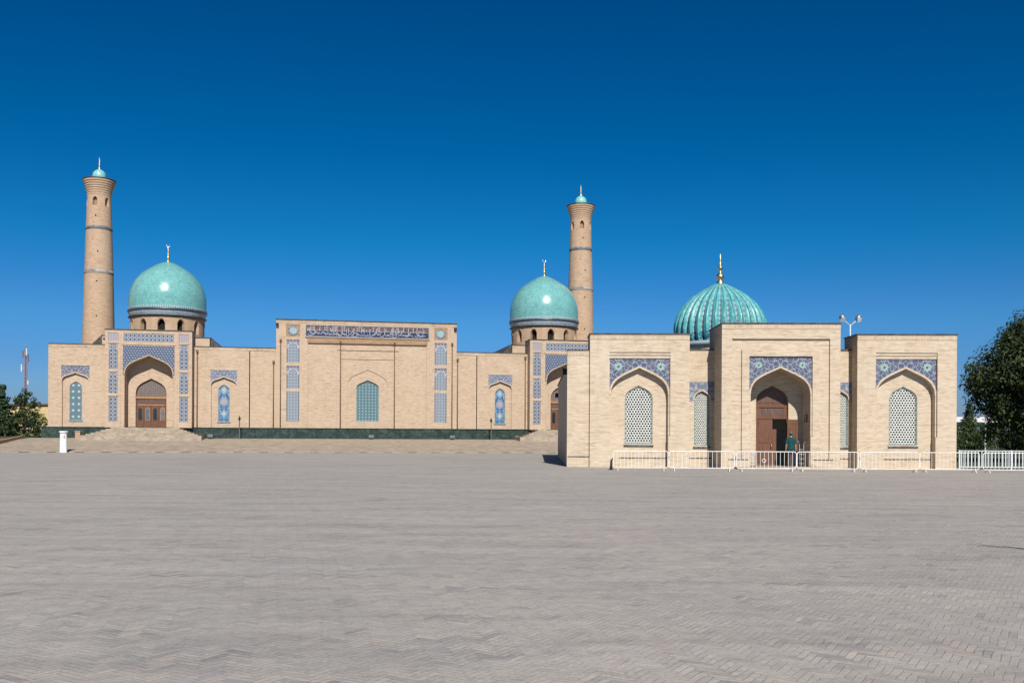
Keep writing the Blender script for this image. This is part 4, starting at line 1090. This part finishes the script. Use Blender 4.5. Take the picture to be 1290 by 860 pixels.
def spotlight(label, x):
    p = thing('spotlight', label, 'spotlight', mosque_pt(x, -1.3, tz(-3) + .1), TH, 'ground spotlights along the plinth')
    k = MB(); k.box(-.2, .2, -.12, .12, 0, .06); k.tube([(0, 0, .06), (0, 0, .2)], .03, 8); k.build('bracket', M['black'], p)
    k = MB(); k.add([(-.22, -.12, .14), (.22, -.12, .14), (.26, -.14, .4), (-.26, -.14, .4), (-.16, .14, .2), (.16, .14, .2), (.18, .14, .36), (-.18, .14, .36)], [(0, 1, 2, 3), (4, 7, 6, 5), (0, 4, 5, 1), (1, 5, 6, 2), (2, 6, 7, 3), (3, 7, 4, 0)]); k.build('housing', M['grey'], p)
spotlight('ground spotlight below the tall teal window in the mosque centre', .3)
spotlight('ground spotlight below the right edge of the mosque central block', 8.2)
spotlight('ground spotlight beside the steps of the first tiled portal', -14.6)
spotlight('ground spotlight beside the steps of the second tiled portal', 14.7)

def brick_post(label, pt, w=.42, h=.75):
    p = thing('brick_post', label, 'post', pt, TH, 'short brick posts')
    k = MB(); k.box(-w / 2, w / 2, -w / 2, w / 2, -.3, h); k.build('shaft', M['red_brick'], p)
    k = MB(); k.box(-w / 2 - .04, w / 2 + .04, -w / 2 - .04, w / 2 + .04, h, h + .08); k.build('cap', M['terrace'], p)
brick_post('short brick post standing before the green plinth', mosque_pt(-25.9, -2.4, 1.1), .42, .55)
brick_post('short brick post at the edge of the lawn', mosque_pt(-32.6, -3.0, .95), .45, .95)

# iron grates in the gutter at the foot of the terrace
gproto = None
for i in range(27):
    x = -29.6 + i * 2.05
    P = mosque_pt(x, -12.55, .004)
    if gproto is None:
        k = MB(); k.box(-.36, .36, -.17, .17, -.05, .012)
        for j in range(7): k.box(-.3 + j * .1, -.26 + j * .1, -.13, .13, .012, .03)
        gproto = k.build('slot_shade', M['dark'], None, P, TH)
        tag(gproto, 'dark plate painted as the shade inside a slot along the foot of the terrace', 'slot shade', 'painted slot shades along the terrace')
    else:
        c = gproto.copy(); COL.objects.link(c); c.location = P

k = MB(); pts = [(7.25 + i * .095, 14.85 - .05 * i + .08 * math.sin(i * .7), .014 + .012 * math.sin(i * 1.1) ** 2) for i in range(14)]
k.tube(pts, [.003 + .0006 * i for i in range(14)], 6); tag(k.build('cable', M['black']), 'thin black cable lying on the paving at the picture edge', 'cable')

def rack(label, lx, ly, s):
    p = thing('shoe_rack', label, 'rack', lib_pt(lx, ly, .121), TR)
    k = MB()
    for x in (-.11, .11):
        for yy in (-.3, .3): k.tube([(x, yy, 0), (x, yy, s)], .014, 6)
    k.build('frame', M['rack'], p)
    n = int(s / .24)
    for i in range(n):
        k = MB(); z = .12 + i * .24; k.box(-.125, .125, -.31, .31, z, z + .025); k.build('shelf', M['rack'], p)
    if s > 1:
        k = MB(); k.tube([(-.11, -.3, s), (-.2, -.32, s + .14)], .014, 6); k.tube([(.11, -.3, s), (.26, -.32, s + .2)], .014, 6); k.build('prop', M['rack'], p)
rack('tall pale shelf rack in the shade right of the man in teal', 1.22, .95, 1.15)
rack('low pale shelf rack at the left jamb of the wooden door', -1.32, .6, .8)
k = MB(); k.tube([(0, 0, 0), (.0, 0, .05), (.02, 0, .5)], [.14, .07, .05], 10); k.tube([(.02, 0, .46), (.1, 0, .56)], .03, 6)
tag(k.build('stub_post', M['black'], None, (4.75, 45.6, 0)), 'small black stub post at the end of the white barriers', 'post')

# ------------------------------------------------------------------ person
def voxel(mb, name, mat, parent, size, smooth_it=3):
    o = mb.build(name, mat, None)
    md = o.modifiers.new('r', 'REMESH'); md.mode = 'VOXEL'; md.voxel_size = size
    sm = o.modifiers.new('s', 'SMOOTH'); sm.iterations = smooth_it; sm.factor = .5
    dg = bpy.context.evaluated_depsgraph_get(); dg.update()
    me = bpy.data.meshes.new_from_object(o.evaluated_get(dg))
    for p in me.polygons: p.use_smooth = True
    o.modifiers.clear(); o.data = me
    o.parent = parent
    return o
def ball(mb, c, r, sx=1, sy=1, sz=1, n=14):
    prof = [(math.sin(PI * i / n), -math.cos(PI * i / n)) for i in range(n + 1)]
    k = MB(); k.lathe([(max(a, .001), b) for a, b in prof], 18)
    mb.add([(c[0] + v[0] * r * sx, c[1] + v[1] * r * sy, c[2] + v[2] * r * sz) for v in k.v], k.f)
def oval(mb, secs, n=20):
    """loft of ellipses (x, y, z, rx, ry), closed"""
    vs = []
    for (x, y, z, rx, ry) in secs:
        for k in range(n): a = 2 * PI * k / n; vs.append((x + rx * math.cos(a), y + ry * math.sin(a), z))
    fs = [(i * n + k, i * n + (k + 1) % n, (i + 1) * n + (k + 1) % n, (i + 1) * n + k) for i in range(len(secs) - 1) for k in range(n)]
    fs += [tuple(reversed(range(n))), tuple((len(secs) - 1) * n + k for k in range(n))]
    mb.add(vs, fs)
def make_person():
    pr = thing('person', 'man in teal shirt, dark jeans and grey cap walking into the library doorway', 'person', lib_pt(.66, .55, .121), TR - .06)
    b = MB()
    # facing +y (into the door)
    oval(b, [(0, 0, .86, .15, .10), (0, 0, .95, .165, .115), (0, .0, 1.08, .145, .10), (0, .01, 1.25, .175, .115), (0, 0, 1.38, .185, .11), (0, -.01, 1.44, .12, .085), (0, 0, 1.47, .06, .06), (0, .012, 1.54, .054, .056)])
    ball(b, (0, .03, 1.63), .1, .80, .98, 1.2)
    ball(b, (0, .125, 1.615), .018, 1, 1.2, 1.4); ball(b, (0, .10, 1.545), .05, .9, .8, .7)
    for s in (-1, 1): ball(b, (s * .085, .02, 1.62), .026, .5, .9, 1.3)
    for s in (-1, 1): ball(b, (s * .032, .118, 1.645), .014)
    ball(b, (0, .122, 1.575), .018, 1.5, .5, .4)
    for s, fwd in ((-1, .07), (1, -.05)):
        b.tube([(s * .17, 0, 1.39), (s * .205, -.005, 1.30), (s * .225, -.015, 1.10), (s * .232, .0, 1.06), (s * .24, .03 + fwd * .3, .88), (s * .24, .04 + fwd * .4, .83)], [.055, .054, .044, .042, .034, .026], 12)
        hx, hy, hz = s * .24, .045 + fwd * .4, .80
        oval(b, [(hx, hy, hz - .055, .016, .036), (hx, hy, hz - .02, .018, .042), (hx, hy, hz + .02, .019, .036), (hx, hy, hz + .05, .02, .026)], 14)
        for j, (o_, L) in enumerate(((-.03, .062), (-.011, .075), (.010, .080), (.030, .072))):
            b.tube([(hx, hy + o_, hz - .045), (hx - s * .004, hy + o_ * 1.1, hz - .045 - L * .5), (hx - s * .016, hy + o_ * 1.1, hz - .045 - L)], [.0095, .009, .007], 8)
        b.tube([(hx, hy + .03, hz + .01), (hx - s * .008, hy + .058, hz - .02), (hx - s * .014, hy + .062, hz - .05)], [.012, .011, .008], 8)
        # leg: slight stride
        b.tube([(s * .085, 0, .90), (s * .095, fwd * .5, .68), (s * .098, fwd * .9 + .01, .47), (s * .098, fwd * .6, .30), (s * .098, fwd * .3 - .02, .09)], [.088, .08, .056, .054, .04], 14)
        b.tube([(s * .10, fwd * .3 - .06, .045), (s * .105, fwd * .3 + .05, .04), (s * .11, fwd * .3 + .15, .03)], [.04, .042, .03], 10)
    voxel(b, 'body', M['skin'], pr, .0065, 2)
    c = MB()                                        # shirt
    oval(c, [(0, 0, .84, .178, .13), (0, 0, .95, .18, .13), (0, 0, 1.08, .165, .12), (0, .0, 1.25, .19, .13), (0, 0, 1.37, .20, .125), (0, -.005, 1.44, .14, .10), (0, 0, 1.475, .072, .072)])
    for s in (-1, 1): c.tube([(s * .14, 0, 1.40), (s * .20, -.005, 1.32), (s * .228, -.012, 1.13)], [.075, .072, .066], 12)
    voxel(c, 'shirt', M['shirt'], pr, .011, 3)
    c = MB()
    oval(c, [(0, 0, .80, .17, .12), (0, 0, .88, .172, .122), (0, 0, .96, .165, .12)])
    for s, fwd in ((-1, .07), (1, -.05)):
        c.tube([(s * .085, 0, .86), (s * .095, fwd * .5, .68), (s * .098, fwd * .9 + .01, .47), (s * .098, fwd * .6, .30), (s * .098, fwd * .3 - .02, .055)], [.098, .093, .072, .07, .066], 14)
    voxel(c, 'trousers', M['jeans'], pr, .011, 3)
    c = MB()
    for s, fwd in ((-1, .07), (1, -.05)):
        c.tube([(s * .10, fwd * .3 - .08, .05), (s * .105, fwd * .3 + .05, .046), (s * .11, fwd * .3 + .18, .036)], [.044, .05, .034], 12)
    for i, v in enumerate(c.v): c.v[i] = (v[0], v[1], max(v[2], 0.0))
    voxel(c, 'shoes', M['shoe'], pr, .009, 2)
    c = MB(); ball(c, (0, .022, 1.675), .104, .86, 1.0, .86); c.tube([(0, .1, 1.665), (0, .185, 1.65)], [.06, .05], 12)
    voxel(c, 'cap', M['hair'], pr, .009, 3)
    c = MB(); ball(c, (0, .0, 1.62), .095, .86, .9, .9); voxel(c, 'hair', M['black'], pr, .01, 2)
make_person()

# ------------------------------------------------------------------ vegetation
def leaf_cloud(mb, rng, centres, leaf, per, flat=1.0, up=.3):
    for (c, r) in centres:
        n = max(6, int(per * r * r))
        for _ in range(n):
            d = Vector((rng.gauss(0, 1), rng.gauss(0, 1), rng.gauss(0, 1) * flat)).normalized()
            p = Vector(c) + Vector((d.x, d.y, d.z * flat)) * r * (rng.random() ** .4)
            nrm = (d + Vector((rng.uniform(-.8, .8), rng.uniform(-.8, .8), rng.uniform(-.4, 1.0) + up))).normalized()
            a = nrm.orthogonal().normalized(); a.rotate(Matrix.Rotation(rng.uniform(0, 6.28), 3, nrm)); b = nrm.cross(a)
            s = leaf * rng.uniform(.6, 1.3)
            mb.add([p - a * s, p + b * s * .45 - a * .1 * s, p + a * s, p - b * s * .45 - a * .1 * s], [(0, 1, 2, 3)])

def broad_tree(name, label, loc, h, rad, trunk_h, mat, seed, n_cl=70, leaf=.13, per=70, group=None, sq=.85, lean=0.0, crown_lo=None, dens=3.0):
    rng = random.Random(seed)
    tr = thing(name, label, 'tree', loc, 0, group)
    k = MB(); r0 = .028 * h
    top = Vector((lean, 0, h * .62))
    k.tube([(0, 0, -.3), (.03, 0, trunk_h * .5), (lean * .4, 0, trunk_h), tuple(top)], [r0 * 1.25, r0, r0 * .8, r0 * .3], 10)
    lo = crown_lo if crown_lo is not None else trunk_h * .75
    cz = (h + lo) / 2; hz = (h - lo) / 2
    cl = []
    for i in range(n_cl):
        while True:
            d = Vector((rng.uniform(-1, 1), rng.uniform(-1, 1), rng.uniform(-1, 1)))
            if .12 < d.length < 1: break
        d = d.normalized() * (d.length ** .45)
        w = 1.0 - .35 * max(0, d.z)
        p = Vector((lean + d.x * rad * w * rng.uniform(.82, 1.12), d.y * rad * w * rng.uniform(.82, 1.1), cz + d.z * hz * .92))
        cl.append((p, rad * rng.uniform(.13, .27)))
        if i % 3 == 0:
            s = Vector((lean * .3, 0, trunk_h * rng.uniform(.7, 1.2))); mid = (s + p) / 2 + Vector((0, 0, .25 * rad * rng.random()))
            k.tube([s, mid, p], [r0 * .4, r0 * .22, r0 * .06], 6)
    k.build('trunk', M['bark'], tr)
    m = MB(); leaf_cloud(m, rng, cl, leaf, per * dens, sq); m.build('crown', mat, tr)
    return tr
def conifer(name, label, loc, h, rad, seed, mat=None, group=None, leaf=.16):
    rng = random.Random(seed); tr = thing(name, label, 'tree', loc, 0, group)
    k = MB(); k.tube([(0, 0, -.2), (0, 0, h * .96)], [.03 * h, .008 * h], 8)
    m = MB()
    z = h * .08; cl = []
    while z < h * .98:
        r = rad * (1 - z / h) ** .8 * rng.uniform(.85, 1.1); n = max(3, int(7 * (1 - z / h)) + 3)
        for i in range(n):
            a = rng.uniform(0, 6.28); L = r * rng.uniform(.7, 1.1)
            for q in (.35, .65, .95):
                cl.append((Vector((L * q * math.cos(a), L * q * math.sin(a), z - .10 * L * q)), .17 * rad * (1.15 - q * .5)))
            if z < h * .7: k.tube([(0, 0, z), (L * .9 * math.cos(a), L * .9 * math.sin(a), z - .09 * L)], [.012 * h * .5, .004 * h], 5)
        z += h * .045
    k.build('trunk', M['bark'], tr)
    leaf_cloud(m, rng, cl, leaf, 170, .55); m.build('crown', mat or M['leaf_con'], tr)
    return tr

broad_tree('broadleaf_tree', 'large dark spreading tree at the right edge beyond the white fence', (33.8, 60, 0), 10.3, 4.7, 2.3, M['leaf_dark'], 11, 300, .115, 340, lean=.5, crown_lo=.9, dens=1.0)
conifer('spruce_tree', 'young dark spruce between the library corner and the slim lamp pole', (48.0, 100, 0), 5.1, 1.75, 5)
broad_tree('shrub', 'dark shrub low behind the fence beside the slim lamp pole', (49.3, 96, 0), 3.3, 1.9, .5, M['leaf_mid'], 22, 40, .12, 90, 'shrubs beyond the white fence')
broad_tree('shrub', 'yellowish shrub under the large dark tree', (33.6, 64, 0), 4.0, 1.9, .6, M['leaf_yel'], 23, 40, .10, 100, 'shrubs beyond the white fence')
broad_tree('shrub', 'bluish green shrub between the slim lamp pole and the large tree', (47.5, 90, 0), 3.3, 1.9, .5, M['leaf_con'], 24, 40, .12, 100, 'shrubs beyond the white fence')
broad_tree('shrub', 'small shrub at the very edge under the large tree', (37.4, 66, 0), 3.4, 2.2, .5, M['leaf_mid'], 25, 40, .12, 100, 'shrubs beyond the white fence')
broad_tree('shrub', 'dark low shrub behind the young spruce at the library corner', (46.8, 97, 0), 3.5, 2.2, .5, M['leaf_mid'], 26, 60, .12, 100, 'shrubs beyond the white fence')
k = MB(); rng = random.Random(3); hc = [(Vector((rng.uniform(-9, 9), rng.uniform(-.7, .7), rng.uniform(.3, 2.3))), .5) for _ in range(190)]
leaf_cloud(k, rng, hc, .11, 200); hg = k.build('hedge', M['leaf_mid'], None, (48.0, 84, 0)); tag(hg, 'long clipped dark hedge behind the slatted fence', 'hedge')

LG = 'trees at the left end of the mosque'
conifer('pine_tree', 'pointed dark tree beside the lattice mast, nearer the picture edge', (-55.7, 104, 1.0), 5.7, 2.3, 31, M['leaf_con'], LG, .18)
broad_tree('broadleaf_tree', 'rounded dark tree directly in front of the foot of the lattice mast', (-54.2, 106, 1.0), 5.5, 1.6, 1.2, M['leaf_mid'], 32, 60, .16, 80, LG, crown_lo=.8)
SH = 'shrubs before the ochre house'
for i, (x, y, h, r, lab) in enumerate(((-48.9, 98.5, 2.6, 1.15, 'dark shrub touching the left corner of the mosque'), (-50.2, 98, 3.0, 1.5, 'broad dark shrub second from the mosque corner'), (-51.9, 97.5, 2.7, 1.6, 'dark shrub below the pointed tree at the picture edge'), (-53.6, 98.5, 3.2, 1.7, 'dark shrub at the left picture edge'))):
    broad_tree('shrub', lab, (x, y, 1.0), h, r, .4, M['leaf_mid'], 40 + i, 46, .15, 90, SH, crown_lo=.1)
broad_tree('shrub', 'yellow green bush between the ochre house and the mosque corner', (-49.9, 100.5, 1.0), 3.3, .7, .4, M['leaf_yel'], 47, 26, .13, 90, SH, crown_lo=.2)
broad_tree('broadleaf_tree', 'far dark tree showing over the roof of the ochre house', (-67.0, 150, 0), 7.2, 3.2, 2, M['leaf_dark'], 51, 60, .24, 50, LG)

# ochre house behind the shrubs
hs = thing('house', 'ochre rendered house half hidden behind shrubs', 'house', (-66.0, 130, 0), .1)
k = MB(); k.box(-6, 6.5, 0, 8, 0, 5.2); k.build('wall', M['yellow_wall'], hs)
k = MB(); k.box(-6.2, 6.7, -.3, 8.2, 5.2, 5.38); k.build('roof', M['pipe'], hs)
for x in (-3.5, .2, 3.9):
    k = MB(); k.box(x - .8, x + .8, -.05, .02, 2.0, 3.3); w = k.build('window', M['white'], hs)
    k = MB(); k.box(x - .65, x + .65, -.07, -.05, 2.1, 3.2); k.build('pane', M['glass'], w)
# telecom mast
ms = thing('lattice_mast', 'tall slim red and white lattice mast with antennas beyond the trees', 'mast', (-81.7, 160, 0))
k = MB(); W = .26
for a in range(3):
    t0 = 2 * PI * a / 3; k.tube([(W * math.cos(t0), W * math.sin(t0), 0), (W * .7 * math.cos(t0), W * .7 * math.sin(t0), 15.6)], .05, 6)
for i in range(26):
    z = i * .6
    for a in range(3):
        t0, t1 = 2 * PI * a / 3, 2 * PI * (a + 1) / 3
        k.tube([(W * math.cos(t0), W * math.sin(t0), z), (W * math.cos(t1), W * math.sin(t1), z + .6)], .03, 4)
k.build('lattice', M['mast_red'], ms)
for x, z, h, mt in ((-.5, 11.6, 1.2, 'white2'), (.55, 13.2, 1.3, 'grey'), (.6, 9.4, .7, 'white2'), (-.38, 13.9, 1.2, 'grey'), (.32, 14.3, 1.2, 'white2')):
    k = MB(); k.box(x - .1, x + .1, -.5, -.3, z, z + h); k.tube([(x, -.3, z + h * .5), (0, 0, z + h * .5)], .04, 5); k.build('antenna', M[mt], ms)
k = MB(); k.tube([(0, 0, 15.5), (0, 0, 16.3)], .03, 6); k.build('spike', M['grey'], ms)
# white low building beyond at the right
wb = thing('low_building', 'long low white roofed building far beyond the young spruce', 'building', (82, 158, 0), -.05)
k = MB(); k.box(-9, 14, 0, 10, 0, 3.9); k.build('wall', M['grey'], wb)
k = MB(); k.box(-9.5, 14.5, -1, 10.5, 3.9, 4.75); k.build('roof', M['roof_white'], wb)
for i in range(7):
    k = MB(); k.box(-8 + i * 3.1, -6 + i * 3.1, -.06, .0, 1.8, 3.3); k.build('window', M['glass_blue'], wb)
# slim lamp pole
lp = thing('lamp_pole', 'slim grey lamp pole between the young spruce and the large tree', 'lamp post', (47.2, 95, 0))
k = MB(); k.lathe([(.12, 0), (.1, .3), (.07, 2), (.06, 4.2)], 10); k.build('pole', M['white2'], lp)
k = MB(); k.lathe([(.06, 4.2), (.2, 4.25), (.22, 4.45), (.12, 4.58), (0, 4.6)], 12); k.build('lamp', M['grey'], lp)
# far tree belt that reads as one mass
k = MB(); rng = random.Random(9)
for (xa, xb, Y, hh) in ((-150, -95, 240, 6.0), (120, 190, 230, 4.5)):
    leaf_cloud(k, rng, [(Vector((rng.uniform(xa, xb), Y + rng.uniform(-4, 4), rng.uniform(.5, hh - 1.0))), rng.uniform(1.2, 2.2)) for _ in range(110)], .5, 22)
fb = k.build('distant_trees', M['leaf_mid']); fb['kind'] = 'stuff'; fb['label'] = 'far belt of dark trees on the horizon'; fb['category'] = 'trees'

# ------------------------------------------------------------------ camera, light, world
cam = bpy.data.cameras.new('camera'); co = bpy.data.objects.new('camera', cam); COL.objects.link(co); S.camera = co
cam.sensor_width = 36; cam.lens = 36 * 1200 / 1290; cam.clip_start = .1; cam.clip_end = 8000
cam.shift_y = (545 - 430) / 1290
co.location = (0, 0, 1.74)
co.matrix_world = Matrix.Translation((0, 0, 1.74)) @ Matrix.Rotation(PI / 2, 4, 'X') @ Matrix.Rotation(.005, 4, 'Z')
AZ, EL = R_(8.0), R_(39.5)
sd = Vector((math.sin(AZ) * math.cos(EL), -math.cos(AZ) * math.cos(EL), math.sin(EL)))
sl = bpy.data.lights.new('sun', 'SUN'); sl.energy = 4.2; sl.angle = R_(.53); sl.color = (1, .945, .86)
so = bpy.data.objects.new('sun', sl); COL.objects.link(so); so.rotation_euler = sd.to_track_quat('Z', 'Y').to_euler(); so.location = (20, -30, 60)
w = bpy.data.worlds.new('World'); S.world = w; w.use_nodes = True
nt = w.node_tree; bg = nt.nodes['Background']
sk = nt.nodes.new('ShaderNodeTexSky'); sk.sky_type = 'NISHITA'; sk.sun_disc = False
sk.sun_elevation = EL; sk.sun_rotation = PI - AZ; sk.altitude = 450; sk.air_density = 1.0; sk.dust_density = .35; sk.ozone_density = 4.0
hs_ = nt.nodes.new('ShaderNodeHueSaturation'); hs_.inputs['Saturation'].default_value = 1.25; hs_.inputs['Value'].default_value = 1.0
gm = nt.nodes.new('ShaderNodeGamma'); gm.inputs[1].default_value = 1.4
ml = nt.nodes.new('ShaderNodeMix'); ml.data_type = 'RGBA'; ml.blend_type = 'MULTIPLY'; ml.inputs[0].default_value = 1.0
tcw = nt.nodes.new('ShaderNodeTexCoord'); sxw = nt.nodes.new('ShaderNodeSeparateXYZ'); nt.links.new(tcw.outputs['Generated'], sxw.inputs[0])
tint = nt.nodes.new('ShaderNodeValToRGB'); cr = tint.color_ramp; cr.interpolation = 'EASE'
for p_, c_ in ((0.0, (.12, .143, .30)), (.06, (.132, .192, .305)), (.12, (.15, .255, .32)), (.21, (.04, .308, .318)), (.30, (.0, .312, .312))):
    e_ = cr.elements[0] if p_ == 0.0 else (cr.elements[-1] if p_ == .30 else cr.elements.new(p_))
    e_.position = p_; e_.color = (*c_, 1)
nt.links.new(sxw.outputs[2], tint.inputs[0]); nt.links.new(tint.outputs[0], ml.inputs[7])
nt.links.new(sk.outputs[0], hs_.inputs['Color']); nt.links.new(hs_.outputs[0], gm.inputs[0]); nt.links.new(gm.outputs[0], ml.inputs[6]); nt.links.new(ml.outputs[2], bg.inputs[0]); bg.inputs[1].default_value = .075
vs = S.view_settings; vs.view_transform = 'Standard'; vs.look = 'None'; vs.exposure = 0.55; vs.gamma = 1.0
S.render.film_transparent = False
